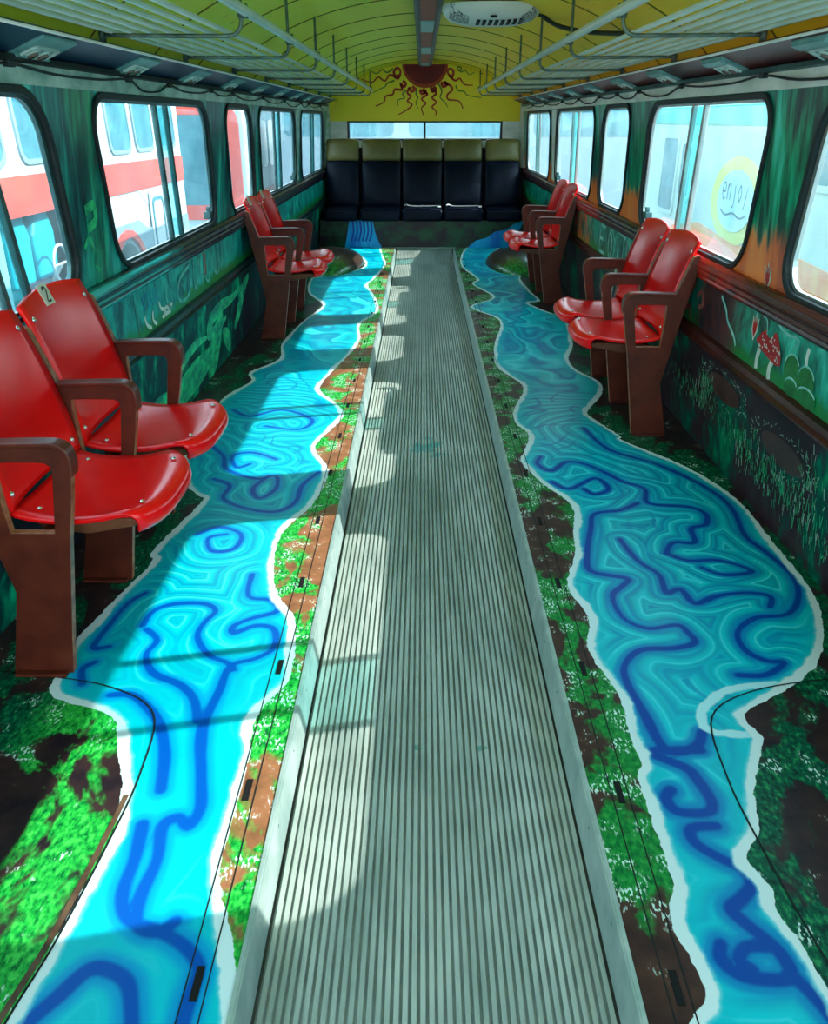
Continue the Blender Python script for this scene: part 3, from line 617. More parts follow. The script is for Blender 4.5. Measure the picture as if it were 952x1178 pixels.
            w.ribbon(s_, [wd*(.25+.75*math.sin(PI*min(.97,max(.03,i/(nn-1))))) for i in range(nn)], P, .0012+.0002*int(wd*20), 13)
        # small green mask shapes on the pillar
        for st, wd in (([(2.98,1.07),(3.06,1.08),(3.07,1.03),(2.99,1.01)],.035),([(3.07,.93),(3.04,.88),(3.10,.84),(3.05,.78)],.02),([(2.95,.95),(3.0,.98),(3.03,.93)],.02)):
            w.ribbon(spline(st, 5), wd, P, .0012, 13)
    s = 'l' if side < 0 else 'r'
    o = w.build(wn, [M['mural_'+s], M['low_'+s], M['panel_'+s], M['header_l' if side < 0 else 'header'], M['p_red'], M['p_white'], M['p_green'], M['p_mint'] if side > 0 else M['p_teal'], M['p_pink'] if side > 0 else M['p_blue'], M['p_dark'], M['p_pale'], M['p_leaf'], M['p_red'], M['p_glow']], recalc=False)
    tag(o, kind='structure')
    # baseboard-like trim, bulging rail, header lip
    nm = 1 if side < 0 else 4
    t = MB(); dk = M['dark_trim_'+s]
    t.prism([(W(.46)+.0,.455),(W(.46)-.018,.458),(W(.46)-.022,.470),(W(.46)-.012,.480),(W(.46)-.022,.492),(W(.46)-.020,.510),(W(.46),.518)], lambda a,c,t_: (side*a, t_, c), YA, YB)
    tag(t.build('trim_%d' % nm, dk), kind='structure')
    t = MB(); x = 1.2
    rp = [(x,.722),(x-.020,.724),(x-.030,.735),(x-.026,.748),(x-.036,.756),(x-.030,.770),(x-.038,.780),(x-.032,.794),(x-.032,.802),(x-.018,.815),(x,.818)]
    t.prism(rp, lambda a,c,t_: (side*a, t_, c), YA, YB)
    tag(t.build('trim_%d' % (nm+1), M['rail_'+s], bevel=.003), kind='structure')
    t = MB()
    t.prism([(1.16,1.498),(1.145,1.490),(1.13,1.497),(1.135,1.512),(1.19,1.516)], lambda a,c,t_: (side*a, t_, c), YA, YB)
    tag(t.build('trim_%d' % (nm+2), M['rubber'] if side < 0 else M['alu_dark']), kind='structure')
    # cove panel with pale edge bead
    c = MB(); c.prism([(1.175,1.505),(1.035,1.562),(1.04,1.575),(1.19,1.53)], lambda a,cc,t_: (side*a, t_, cc), YA, YB-.02)
    tag(c.build('trim_%d' % (nm+6), M['cove_'+s]), kind='structure')
    c = MB(); c.tube([(side*1.035, YA, 1.566), (side*1.035, YB-.02, 1.566)], .0045, 8)
    tag(c.build('trim_%d' % (nm+9), M['header']), kind='structure')

# windows with gaskets, frames, mullions and panes
for side in (-1, 1):
    for (y0, y1, ml, k) in WINS:
        fn = wallfn(side); num = k if side < 0 else k+5
        if k == 1: ml = [.70, .78] if side < 0 else [.34, .51]
        g = MB(); out = rrect(y0-.022, y1+.022, WZ0-.020, WZ1+.020, .15, 8, SL); inn = rrect(y0+.003, y1-.003, WZ0+.003, WZ1-.003, .127, 8, SL)
        g.ring(out, inn, fn, -.010, .012)
        w = tag(g.build('window_%d' % num, M['rubber'], bevel=.004), kind='structure')
        fr = MB(); o2 = inn; i2 = rrect(y0+.026, y1-.026, WZ0+.013, WZ1-.012, .108, 8, SL); fr.ring(o2, i2, fn, .008, .022)
        fr.build('window_frame', M['alu'] if side > 0 else M['alu_dark'], w)
        zc = (WZ0+WZ1)/2
        ln = y1-y0; edges = [y0+.02]+[y0+ln*m for m in ml]+[y1-.02]
        if len(ml) == 2: edges = [y0+.02, y0+ln*ml[0], y0+ln*ml[1], y1-.02]
        for m in ml:
            yy = y0+ln*m; q = MB()
            q.prism([(yy-.014-SL*(WZ0-zc),WZ0+.012),(yy+.014-SL*(WZ0-zc),WZ0+.012),(yy+.014-SL*(WZ1-zc),WZ1-.012),(yy-.014-SL*(WZ1-zc),WZ1-.012)], fn, .000, .022)
            q.build('mullion', M['alu'] if side > 0 else M['alu_dark'], w, bevel=.003)
        # panes (each its own); the narrow middle one is where two sliding panes overlap
        loop = rrect(y0+.02, y1-.02, WZ0+.02, WZ1-.02, .11, 8, SL)
        def clip(poly, lo, hi):
            def cut(P, key):
                out = []
                for i in range(len(P)):
                    a, b = P[i-1], P[i]; ka, kb = key(a), key(b)
                    if (ka >= 0) != (kb >= 0): t = ka/(ka-kb); out.append((a[0]+(b[0]-a[0])*t, a[1]+(b[1]-a[1])*t))
                    if kb >= 0: out.append(b)
                return out
            P = cut(poly, lambda p: p[0]+SL*(p[1]-zc)-lo)
            return cut(P, lambda p: hi-(p[0]+SL*(p[1]-zc)))
        for j in range(len(edges)-1):
            lo = edges[j]-(.2 if j == 0 else 0); hi = edges[j+1]+(.2 if j == len(edges)-2 else 0)
            pp = clip(loop, lo, hi); q = MB(); q.prism(pp, fn, .012+.003*j, .0135+.003*j)
            q.build('pane', M['glass_teal'] if (len(edges) == 4 and j == 1) else M['glass'], w)
        if len(ml) == 2:
            q = MB(); q.ring(rrect(y0+.09, y0+ln*ml[0]+.0, WZ0+.045, WZ1-.05, .09, 6, SL), rrect(y0+.105, y0+ln*ml[0]-.015, WZ0+.060, WZ1-.065, .08, 6, SL), fn, .014, .020) if False else None
            if k in (2, 4):
                q = MB(); yl = y1-.09
                q.prism([(yl-.03,.862),(yl+.03,.862),(yl+.03,.90),(yl-.03,.90)], fn, -.018, .02); q.prism([(yl-.012,.90),(yl+.012,.90),(yl+.012,.925),(yl-.012,.925)], fn, -.012, .01)
                q.build('latch', M['alu_dark'], w, bevel=.004)

# ---------------------------------------------------------------- ceiling
def zc_(x): return 1.565+.385*max(0., 1-(abs(x)/1.12)**2)**.78
xs = [1.12*math.sin(PI/2*t/20) for t in range(-20, 21)]
c = MB(); n = len(xs)
vs = [(x, y, zc_(x)) for y in (YA, YB) for x in xs]+[(x*1.02, y, zc_(x)+.04) for y in (YA, YB) for x in xs]
c.add(vs, [(i, i+1, n+i+1, n+i) for i in range(n-1)], 0, True); c.add(vs, [(2*n+i, 3*n+i, 3*n+i+1, 2*n+i+1) for i in range(n-1)], 0)
ce = tag(c.build('ceiling', M['ceiling']), kind='structure')
k = 0
for y in np.arange(.9, 10.7, .72):
    s = MB(); vs = [(x, y+d, zc_(x)-h) for d, h in ((-.005, 0), (-.005, .004), (.005, .004), (.005, 0)) for x in xs]
    s.add(vs, [(j*n+i, j*n+i+1, (j+1)*n+i+1, (j+1)*n+i) for j in range(3) for i in range(n-1)])
    s.build('seam', M['seam'], ce)
# roof corners between cove and ceiling
# end wall: yellow panel above, pale window band, dark base, painted half sun
e = MB(); fnb = lambda a, z, t: (a, YB+t, z); PB = lambda a, z, h: (a, YB-h-.001, z)
top = [(x, zc_(x)+.01) for x in xs if abs(x) < 1.1]
e.prism([(-1.2,1.335),(1.2,1.335),(1.2,1.56)]+top[::-1]+[(-1.2,1.56)], fnb, 0, .05, 0)
inn = [(-.90,1.145),(0,1.145),(.90,1.145),(.90,1.24),(.90,1.325),(0,1.325),(-.90,1.325),(-.90,1.24)]
out = [(-1.2,1.05),(0,1.05),(1.2,1.05),(1.2,1.24),(1.2,1.335),(0,1.335),(-1.2,1.335),(-1.2,1.24)]
e.ring(out, inn, fnb, 0, .05, 1)
e.prism([(-1.25,-.12),(1.25,-.12),(1.25,1.05),(-1.25,1.05)], fnb, 0, .05, 2)
def cv(pts): return [((360+x/3.66-485.5)*.01007+.0, 1.35+(138-(40+y/3.66))*.0091-.005) for x, y in pts]
disc = [(.265*math.cos(a)-.0, 1.932+.245*math.sin(a)) for a in [PI+PI*i/24 for i in range(25)]]
e.poly(disc, PB, .0010, 4); e.poly([(.235*math.cos(a), 1.932+.205*math.sin(a)) for a in [PI+PI*i/24 for i in range(25)]], PB, .0018, 3)
RED = [[(352,168),(337,174),(328,155),(342,138),(356,152),(345,182),(312,166),(290,192),(262,176),(235,197),(190,185)],
 [(560,170),(575,172),(578,150),(560,142),(556,160),(585,190),(606,182),(626,206),(662,210)],
 [(365,192),(378,202),(370,216),(356,204),(362,228),(332,226),(322,248),(292,256),(285,280),(248,298)],
 [(405,214),(417,226),(402,236),(394,220),(385,242),(400,257),(385,276),(405,292),(380,315),(345,334)],
 [(450,226),(463,238),(446,246),(440,230),(470,247),(445,266),(463,286),(445,306),(455,338)],
 [(495,216),(507,228),(491,236),(485,220),(508,242),(490,262),(508,281),(490,301),(508,320),(505,337)],
 [(540,196),(553,206),(537,216),(530,200),(562,208),(576,227),(555,250),(560,270),(604,276),(622,308)]]
GRN = [[(325,140),(300,157),(280,145),(255,162),(225,150),(190,165)],[(330,190),(300,202),(290,215),(265,227),(238,242)],[(380,230),(364,246),(373,262),(345,272),(345,297)],[(425,220),(421,245),(430,261),(421,281),(430,307)],[(515,200),(531,235),(524,260),(545,281),(556,302)],[(590,210),(600,231),(626,236),(641,252),(700,262)],[(608,150),(595,145),(600,133),(612,140),(610,155),(630,150),(645,166),(668,155)],[(690,165),(712,155),(737,168)]]
for r in RED:
    s = spline(cv(r), 5); e.ribbon(s, [.024*(1-i/len(s))**.8+.009 for i in range(len(s))], PB, .0022, 5)
for r in GRN:
    s = spline(cv(r), 5); e.ribbon(s, [.011*(1-i/len(s))+.007 for i in range(len(s))], PB, .0016, 6)
tag(e.build('wall_back', [M['yellow'], M['header'], M['navy'], M['sun_red'], M['sun_orange'], M['ray_red'], M['ray_green']], recalc=False), kind='structure')
g = MB(); g.ring([(-.92,1.13),(.92,1.13),(.92,1.338),(-.92,1.338)], [(-.895,1.15),(.895,1.15),(.895,1.322),(-.895,1.322)], fnb, -.012, .03); g.box(-.012, .012, YB-.010, YB+.03, 1.14, 1.33)
wb = tag(g.build('window_11', M['rubber']), kind='structure')
for a, b_ in ((-.895,-.012),(.012,.895)):
    q = MB(); q.box(a, b_, YB+.015, YB+.018, 1.15, 1.322); q.build('pane', M['glass'], wb)
# vertical pale posts in the rear corners
for side in (-1, 1):
    q = MB(); q.prism([(side*1.205,YB),(side*1.205,YB-.16),(side*1.15,YB-.10),(side*1.12,YB)], lambda a,c_,t: (a,c_,t), .83, 1.55)
    tag(q.build('trim_%d' % (16+(side > 0)), M['header_l' if side < 0 else 'header'], bevel=.01), kind='structure')
# riser
r = MB(); fr_ = lambda a, z, t: (a, YR+t, z); PR = lambda a, z, h: (a, YR-h-.001, z)
r.prism([(-1.23,-.11),(1.23,-.11),(1.2,.30),(-1.2,.30)], fr_, 0, .76, 0)
r.poly([(-.93,.0),(-.49,.0),(-.53,.06),(-.57,.16),(-.60,.30),(-.87,.30),(-.90,.12)], PR, .001, 1)
r.poly([(.50,.0),(.98,.0),(1.08,.15),(1.14,.30),(1.02,.26),(.95,.20),(.82,.18),(.72,.11),(.60,.08)], PR, .001, 1)
for x in np.linspace(-.83,-.62,6): r.ribbon(spline([(x,.295),(x+.01,.18),(x-.02,.07)],3), .022, PR, .002, 2)
tag(r.build('trim_18', [M['riser'], M['water'], M['water_dark']], recalc=False), kind='structure')
# strip where riser meets the floor
q = MB(); q.box(-.48, .36, YR-.05, YR-.004, 0, .004); tag(q.build('trim_19', M['p_pale']), kind='structure')
# ---------------------------------------------------------------- stadium seats (pairs joined by three cast stands)
XZ = lambda u, z, t: (-u, t, z)
def plate(outer, inner, fn, t0, t1):
    """flat casting with one opening: faces in material 0, rims in material 1"""
    m = bmesh.new(); es = []
    for lp in (outer, inner):
        vs = [m.verts.new((a, c, 0)) for a, c in lp]; es += [m.edges.new((vs[i-1], vs[i])) for i in range(len(vs))]
    bmesh.ops.triangle_fill(m, edges=es, use_beauty=True); m.verts.index_update()
    P = [(v.co.x, v.co.y) for v in m.verts]; T = [[v.index for v in f.verts] for f in m.faces]; m.free()
    b = MB(); n = len(P); no = len(outer); ni = len(inner)
    vs = [fn(a, c, t0) for a, c in P]+[fn(a, c, t1) for a, c in P]
    b.add(vs, T+[[q+n for q in reversed(t)] for t in T], 0)
    sd = [(i, (i+1) % no, n+(i+1) % no, n+i) for i in range(no)]+[(no+i, no+(i+1) % ni, n+no+(i+1) % ni, n+no+i) for i in range(ni)]
    b.add(vs, sd, 1); return b
def stand_mb():
    outer = [(.235,0),(.297,.40),(.318,.50),(.335,.60),(.334,.618),(.328,.634),(.316,.646),(.298,.652),(.25,.653),(.18,.653),(.114,.652),(.055,.814),(.032,.822),(.018,.806),(.131,.25),(.075,0)]
    inner = [(.262,.422),(.273,.50),(.285,.585),(.282,.600),(.272,.608),(.25,.610),(.18,.610),(.145,.608),(.143,.58),(.147,.48),(.152,.422)]
    b = plate(outer, inner, XZ, -.013, .013)
    b.prism([(.225,.0),(.225,.010),(.085,.010),(.085,.0)], XZ, -.034, .034, 0)
    # rounded arm cap
    top = spline([(.336,.575),(.340,.605),(.337,.632),(.327,.650),(.308,.661),(.28,.664),(.20,.663),(.112,.660)],4); bot = spline([(.112,.650),(.20,.652),(.285,.652),(.302,.649),(.317,.641),(.325,.628),(.328,.605),(.327,.575)],4)
    b.prism(top+bot, XZ, -.022, .022, 0)
    return b
def shell(fn, ns=14, nt=18, th=.012):
    b = MB(); vs = [fn(-1+2*i/ns, j/nt) for j in range(nt+1) for i in range(ns+1)]
    nn = []
    for j in range(nt+1):
        for i in range(ns+1):
            s, t = -1+2*i/ns, j/nt; e = 1e-3
            p = Vector(fn(s,t)); a = Vector(fn(s+e,t))-Vector(fn(s-e,t)); c = Vector(fn(s,t+e))-Vector(fn(s,t-e)); nn.append(a.cross(c).normalized()*th)
    n = len(vs); v2 = [tuple(Vector(v)-q) for v, q in zip(vs, nn)]; w = ns+1
    fs = [(j*w+i, j*w+i+1, (j+1)*w+i+1, (j+1)*w+i) for j in range(nt) for i in range(ns)]
    bor = [(i, 0) for i in range(ns+1)]+[(ns, j) for j in range(1, nt+1)]+[(i, nt) for i in range(ns-1,-1,-1)]+[(0, j) for j in range(nt-1,0,-1)]
    ids = [j*w+i for i, j in bor]; m = len(ids)
    b.add(vs+v2, fs+[tuple(n+k for k in reversed(f)) for f in fs]+[(ids[k], n+ids[k], n+ids[(k+1)%m], ids[(k+1)%m]) for k in range(m)], 0, True)
    return b
SP = spline([(.135,.452),(.19,.436),(.27,.430),(.36,.438),(.44,.452),(.488,.452),(.512,.436),(.514,.412),(.500,.396)], 4)
def seat_fn(s, t):
    k = t*(len(SP)-1); i = min(int(k), len(SP)-2); f = k-i; u = SP[i][0]*(1-f)+SP[i+1][0]*f; z = SP[i][1]*(1-f)+SP[i+1][1]*f
    w = .222-.020*max(0, t-.75)/.25*(abs(s)**2); fr = max(0., (u-.35)/.16)
    return (-(u-.055*fr*abs(s)**3.2), s*w, z+.012*s*s*(1-t)-.006*fr*(1-s*s)*0)
BP = spline([(.150,.462),(.140,.53),(.120,.61),(.095,.69),(.066,.77),(.040,.835),(.020,.872)], 4)
def back_fn(s, t):
    k = t*(len(BP)-1); i = min(int(k), len(BP)-2); f = k-i; u = BP[i][0]*(1-f)+BP[i+1][0]*f; z = BP[i][1]*(1-f)+BP[i+1][1]*f
    return (-(u-.020*(1-s*s)+.010*t), s*.229, z+.020*t**3*(1-s*s))
def digit(b, ch, cy, cz, h, fn):
    G = {'2': [[(-.25,.28),(-.12,.46),(.14,.46),(.24,.26),(.05,-.05),(-.25,-.46),(.28,-.46)]], '8': [[(0,.02),(-.22,.22),(0,.46),(.22,.22),(0,.02),(-.26,-.22),(0,-.46),(.26,-.22),(0,.02)]],
         '6': [[(.2,.42),(-.1,.3),(-.25,-.1),(-.18,-.42),(.1,-.46),(.25,-.2),(.05,.04),(-.2,-.1)]]}[ch]
    for st in G: b.ribbon([(cy+x*h, cz+z*h) for x, z in spline(st, 5)], h*.14, fn, .0012, 1)
def seat_pair(digits=None, rot=0):
    root = empty('stadium_seat_pair')
    for y in (-.5, 0, .5):
        s = stand_mb().build('stand', [M['frame'], M['edge']], root, bevel=.003); s.location = (0, y, 0)
    for q, y in enumerate((-.25, .25)):
        st = shell(seat_fn).build('seat', M['red'], root); st.location = (0, y, 0)
        un = MB()
        prof = [(.17,.408),(.42,.416),(.455,.408),(.43,.392),(.30,.368),(.18,.380)]
        un.prism(prof, XZ, -.16, .16, 0); un.box(-.24, -.20, -.236, .236, .380, .400, 0)
        uo = un.build('seat_underside', M['underside'], st, bevel=.006)
        for (u, v) in ((.19,-.17),(.19,.17),(.45,-.15),(.45,.15)):
            z = .4405 if u < .3 else .4565; z = z+.012*(v/.222)**2*(.85 if u < .3 else .2)
            m = MB(); m.lathe([(.008,0),(.007,.003),(.003,.005)], (-u, v, z+.001), 'z', 10); m.build('bolt', M['chrome'], st)
        bk = shell(back_fn, th=-.012).build('backrest', M['red'], root); bk.location = (0, y, 0)
        for s_ in (-.86, .86):
            for t in (.10, .80):
                p = Vector(back_fn(s_, t)); m = MB(); m.lathe([(.009,0),(.0085,.003),(.004,.006)], (0,0,0), 'x', 10)
                bo = m.build('bolt', M['chrome'], bk); bo.location = p+Vector((-.001,0,0)); bo.rotation_euler = (0, PI-(-.35), 0)
        # crease line pressed into the top of the backrest
        if digits:
            ch = digits[q]
            if ch:
                p = Vector(back_fn(.12, .90)); n_ = (Vector(back_fn(.12,.96))-Vector(back_fn(.12,.84))).normalized()
                pl = MB(); ax = Vector((0,1,0)); up = n_; out_ = Vector((-up.z,0,up.x)); out_ = out_ if out_.x < 0 else -out_
                fn = lambda a, c, h: tuple(p+ax*a+up*c+out_*(h+.002))
                fp = lambda a, c, t: tuple(p+ax*a+up*c+out_*t)
                pl.prism([(-.030,-.032),(.030,-.032),(.030,.032),(-.030,.032)], fp, .000, .003, 0)
                mb2 = pl; sgn = -1 if False else 1
                digit(mb2, ch, 0, 0, .045, lambda a, c, h: fn(-a if MIRROR else a, c, h+.0012))
                pl.build('number_plate', [M['plate'], M['ink']], bk, recalc=False)
    return root
MIRROR = True     # seen facing the seat, local +y runs to the left
base = seat_pair()
def place(root, side, y, lab):
    root.location = (side*1.2, y, 0); root.rotation_euler = (0, 0, PI if side < 0 else 0)
    tag(root, lab, 'seat', 'red stadium seats along the walls')
place(base, 1, 4.225, 'pair of red stadium seats against the right wall beside the large window')
far = copy_tree(base); place(far, 1, 7.35, 'pair of red stadium seats on the right wall nearest the rear bench')
near_l = seat_pair(['2', '']); place(near_l, -1, 2.34, 'nearest left pair of red stadium seats, one backrest carrying a number 2 plate')
far_l = seat_pair(['8', '6']); place(far_l, -1, 6.13, 'farther left pair of red stadium seats with small plates on both backrests')

# ---------------------------------------------------------------- rear bench
BX = [(-1.150,-.765),(-.735,-.276),(-.262,.206),(.222,.672),(.706,1.110)]
BL = ['leftmost of the five, against the left wall', 'second from the left at the rear', 'middle one of five, silver belt on it',
      'fourth from the left, silver belt on it', 'rightmost of the five, against the right wall']
for i, ((x0, x1), lb) in enumerate(zip(BX, BL)):
    root = empty('rear_bench_seat', ((x0+x1)/2, 10.3, .3)); w = (x1-x0)/2
    tag(root, 'navy seat with olive headrest, '+lb, 'seat', 'high backed seats across the rear')
    def pad(name, mt_, w_, y0, y1, z0, z1, lean, bulge, par, r=.03, nx=12, nz=12):
        b = MB(); vs = []
        for j in range(nz+1):
            for k in range(nx+1):
                s, t = -1+2*k/nx, j/nz
                yy = y0-bulge*(1-s**4)*(1-(2*t-1)**4)+lean*(z0+(z1-z0)*t-z0)
                vs.append((s*w_*(1-.03*(2*t-1)**6), yy, z0+(z1-z0)*t+(.008*(1-s*s) if t > .99 else 0)))
        n_ = len(vs); vs += [(x, y1+lean*(z-z0), z) for x, y, z in vs]; W_ = nx+1
        fs = [(j*W_+k, j*W_+k+1, (j+1)*W_+k+1, (j+1)*W_+k) for j in range(nz) for k in range(nx)]
        bo = [k for k in range(nx+1)]+[j*W_+nx for j in range(1,nz+1)]+[nz*W_+k for k in range(nx-1,-1,-1)]+[j*W_ for j in range(nz-1,0,-1)]
        m_ = len(bo)
        b.add(vs, fs+[tuple(n_+q for q in reversed(f)) for f in fs]+[(bo[q], n_+bo[q], n_+bo[(q+1)%m_], bo[(q+1)%m_]) for q in range(m_)], 0, True)
        return b.build(name, mt_, par, bevel=.018, seg=3)
    bk = pad('backrest', M['navy'], w, .09, .20, .12, .615, .20, .035, root)
    pad('headrest', M['olive'], w-.004, .195, .27, .615, .845, .18, .030, root)
    cu = MB(); cu.box(-w, w, -.33, .14, .0, .13); c_ = cu.build('cushion', M['navy'], root, bevel=.035, seg=4)
    q = MB(); q.tube([(-w+.02, -.31, .128), (w-.02, -.31, .128)], .006, 6); q.build('piping', M['navy'], c_)
for i in (2, 3):
    x0, x1 = BX[i]
    b = MB(); y0 = 10.3-.12
    pts = spline([(x0+.03, y0-.04, .462), (x0+.05, y0-.02, .470), (x0+.12, y0, .452), (x1-.10, y0+.01, .452), (x1-.04, y0-.02, .456), (x1-.02, y0-.06, .448)], 6)
    b.tube([(x, y, z-.004) for x, y, z in pts], .009, 8)
    o = empty('seat_belt', (0,0,0)); bo = b.build('strap', M['belt'], o)
    k = MB(); k.box(x1-.055, x1-.015, y0-.09, y0-.035, .440, .462); k.build('buckle', M['chrome'], o, bevel=.004)
    tag(o, 'silver ribbed belt lying across the %s dark rear cushion' % ('middle' if i == 2 else 'fourth'), 'seat belt', 'belts on the rear cushions')

# rear wheel housings painted like rocks
for side in (-1, 1):
    b = MB(); vs = []; ns_, nt_ = 28, 8
    for j in range(nt_+1):
        for i in range(ns_):
            a = 2*PI*i/ns_; ph = PI/2*j/nt_; r = math.cos(ph)
            vs.append((side*.98+.345*r*math.cos(a)*(1+.04*math.sin(3*a)), 8.80+.70*r*math.sin(a)*(1+.03*math.sin(4*a)), .155*math.sin(ph)**.9))
    vs = [(max(-1.195, min(1.195, x)), y, z) for x, y, z in vs]
    b.add(vs, [(j*ns_+i, j*ns_+(i+1)%ns_, (j+1)*ns_+(i+1)%ns_, (j+1)*ns_+i) for j in range(nt_) for i in range(ns_)], 0, True)
    o = b.build('wheel_housing', M['rock'])
    tag(o, 'low rounded wheel housing painted as a dark mossy rock by the %s wall' % ('left' if side < 0 else 'right'), 'wheel housing', 'wheel housings at the rear')

# ---------------------------------------------------------------- luggage racks
for side, nm in ((-1, 'left'), (1, 'right')):
    root = empty('luggage_rack', (side*.8, 5, 1.6)); off = Vector(root.location)
    tag(root, 'grey green tubular luggage rack hanging above the %s windows' % nm, 'luggage rack', 'overhead luggage racks')
    def B(b, name, m_): 
        b.v = [tuple(Vector(v)-off) for v in b.v]; return b.build(name, m_, root)
    b = MB(); b.tube([(side*.60, YA, 1.672), (side*.60, 10.6, 1.655)], .0155, 12); B(b, 'front_rail', M['rack'])
    for k in range(7):
        x = .672+.062*k; b = MB(); b.tube([(side*x, YA, 1.612), (side*x, 10.5, 1.612)], .0085, 8); B(b, 'rack_tube', M['rack'])
    y = 1.0
    while y < 10.6:
        b = MB()
        pts = [(side*.617, y, zc_(.617)+.01), (side*.617, y, 1.72), (side*.617, y, 1.64)]
        pts += [(side*(.617+.045-.045*math.cos(a)), y, 1.64-.042*math.sin(a)) for a in (.4,.8,1.2,1.57)]
        pts += [(side*.80, y, 1.598), (side*1.05, y, 1.600), (side*1.075, y, 1.60)]
        b.tube(pts, .0065, 8); b.tube([(side*.595, y, 1.668), (side*.625, y, 1.668)], .022, 10)
        b.tube([(side*1.075, y, 1.575), (side*1.075, y, 1.625)], .012, 8)
        B(b, 'bracket', M['rack_dark']); y += 1.05

# reading lamp units along the coves
ORD = ['nearest the camera','second from the camera','third from the camera','fourth from the camera','fifth from the camera','sixth from the camera','seventh from the camera','eighth from the camera','nearest the rear bench']
for side, nm in ((-1, 'navy left'), (1, 'maroon right')):
    for k in range(9):
        y = 2.66+.86*k
        root = empty('reading_lamp_unit', (side*1.105, y, 1.533)); root.rotation_euler = (0, side*math.atan2(.057,.14), 0)
        tag(root, 'teal grey reading lamp plate on the %s cove, %s' % (nm, ORD[k]), 'lamp', 'reading lamp plates')
        b = MB(); b.box(-.066, .066, -.12, .12, -.008, .004); b.build('plate', M['lamp_plate'], root, bevel=.004)
        b = MB(); b.box(-.062, -.030, -.11, .11, -.016, -.006); b.build('cover_strip', M['lamp_plate'], root, bevel=.003)
        bz = MB(); o_ = rrect(-.088,.088,-.022,.060,.02,4); i_ = rrect(-.078,.078,-.013,.051,.016,4)
        bz.ring([(a, c*side) for a, c in o_], [(a, c*side) for a, c in i_], lambda a, c, t: (c, a, t), -.014, -.006)
        bz.box(-.0, .0, 0, 0, 0, 0) if False else None
        z_ = bz.build('bezel', M['lamp_white'], root)
        for yy in (-.034, .034):
            l = MB(); l.lathe([(.026,-.013),(.026,-.006)], (side*.02, yy, 0), 'z', 16); lo = l.build('lamp_ring', M['lamp_white'], root)
            l = MB(); l.lathe([(.016,-.018),(.018,-.012)], (side*.02, yy, 0), 'z', 16); l.build('lens', M['lens'], lo)

# cables clipped along the header on both sides
for side, nm in ((-1, 'left'), (1, 'right')):
    pts = []; y = .4
    r_ = random.Random(3 if side < 0 else 5)
    xw = lambda z: side*(W(z)-.012)
    P_ = []
    while y < 10.4:
        stp = r_.choice((.55,.8,1.0)); sag = r_.uniform(.012,.035)
        P_ += [(y, 1.487), (y+stp*.3, 1.487-sag), (y+stp*.7, 1.487-sag*.9)]; y += stp
    b = MB(); b.tube([(xw(z), y_, z) for y_, z in spline(P_, 4)], .0042, 6)
    root = empty('cable', (0,0,0)); b.build('wire', M['rubber'], root)
    for i in range(0, len(P_), 3):
        c = MB(); c.box(*sorted((side*(W(1.48)-.022), side*(W(1.48)+.004))), P_[i][0]-.02, P_[i][0]+.02, 1.478, 1.496); c.build('clip', M['rubber'], root, bevel=.003)
    tag(root, 'black cable sagging between clips above the %s windows' % nm, 'cable', 'cables above the windows')

# white cord by the near right seats
b = MB(); b.tube(spline([(1.165,5.05,.60),(1.12,5.03,.57),(1.09,4.98,.46),(1.085,4.97,.30),(1.09,4.98,.10),(1.12,5.0,.008)],6), .007, 8)
tag(b.build('hanging_cord', M['white_plastic']), 'white cord hanging down the wall behind the near right seats', 'cord')

# ---------------------------------------------------------------- ceiling channel and fan
root = empty('ceiling_light_channel', (0, 6, 1.93)); tag(root, 'dark ceiling channel with faded red covers and pale teal lamp panels', 'ceiling light')
b = MB(); b.prism([(-.078,.05),(-.078,-.022),(-.062,-.034),(-.046,-.034),(-.046,-.022),(.046,-.022),(.046,-.034),(.062,-.034),(.078,-.022),(.078,.05)], lambda a, c, t: (a, t, c), -5.4, 4.5)
b.build('channel', M['slate'], root)
y = -4.2
while y < 4.6:
    b = MB(); b.box(-.044, .044, y, min(y+.66, 4.5), -.036, -.018); b.build('lamp_cover', M['strip_teal'], root, bevel=.005)
    if y+2.0 < 4.7: b = MB(); b.box(-.044, .044, y+.70, y+2.01, -.032, -.018); b.build('red_cover', M['strip_red'], root, bevel=.003)
    y += 2.05
vx, vy = .335, 5.15; vz = 1.895
root = empty('roof_vent', (vx, vy, vz)); tag(root, 'oval off white roof vent with black slots and grey grilles', 'vent')
def vfn(r, a, z): return (.262*r*math.cos(a)*(1 if abs(math.cos(a))>0 else 1), .26*r*math.sin(a), z)
b = MB(); n_ = 40; prof = [(1.0,.0),(1.0,-.016),(.96,-.036),(.84,-.064),(.60,-.080),(.30,-.085),(.02,-.086)]
sq = lambda a: (abs(math.cos(a))**2.6+abs(math.sin(a))**2.6)**(-1/2.6)
vs = [(.262*r*sq(2*PI*i/n_)*math.cos(2*PI*i/n_), .25*r*sq(2*PI*i/n_)*math.sin(2*PI*i/n_), z) for r, z in prof for i in range(n_)]
b.add(vs, [(j*n_+i, j*n_+(i+1)%n_, (j+1)*n_+(i+1)%n_, (j+1)*n_+i) for j in range(len(prof)-1) for i in range(n_)]+[tuple((len(prof)-1)*n_+i for i in range(n_))], 0, True)
b.build('housing', M['white_plastic'], root)
def vsurf(x, y):   # height of the shell at x, y
    a = math.atan2(y/.25, x/.262); r = math.hypot(x/.262, y/.25)/sq(a)
    for (r0, z0), (r1, z1) in zip(prof[::-1], prof[::-1][1:]):
        if r <= r1: return z0+(z1-z0)*max(0, (r-r0)/(r1-r0))
    return 0
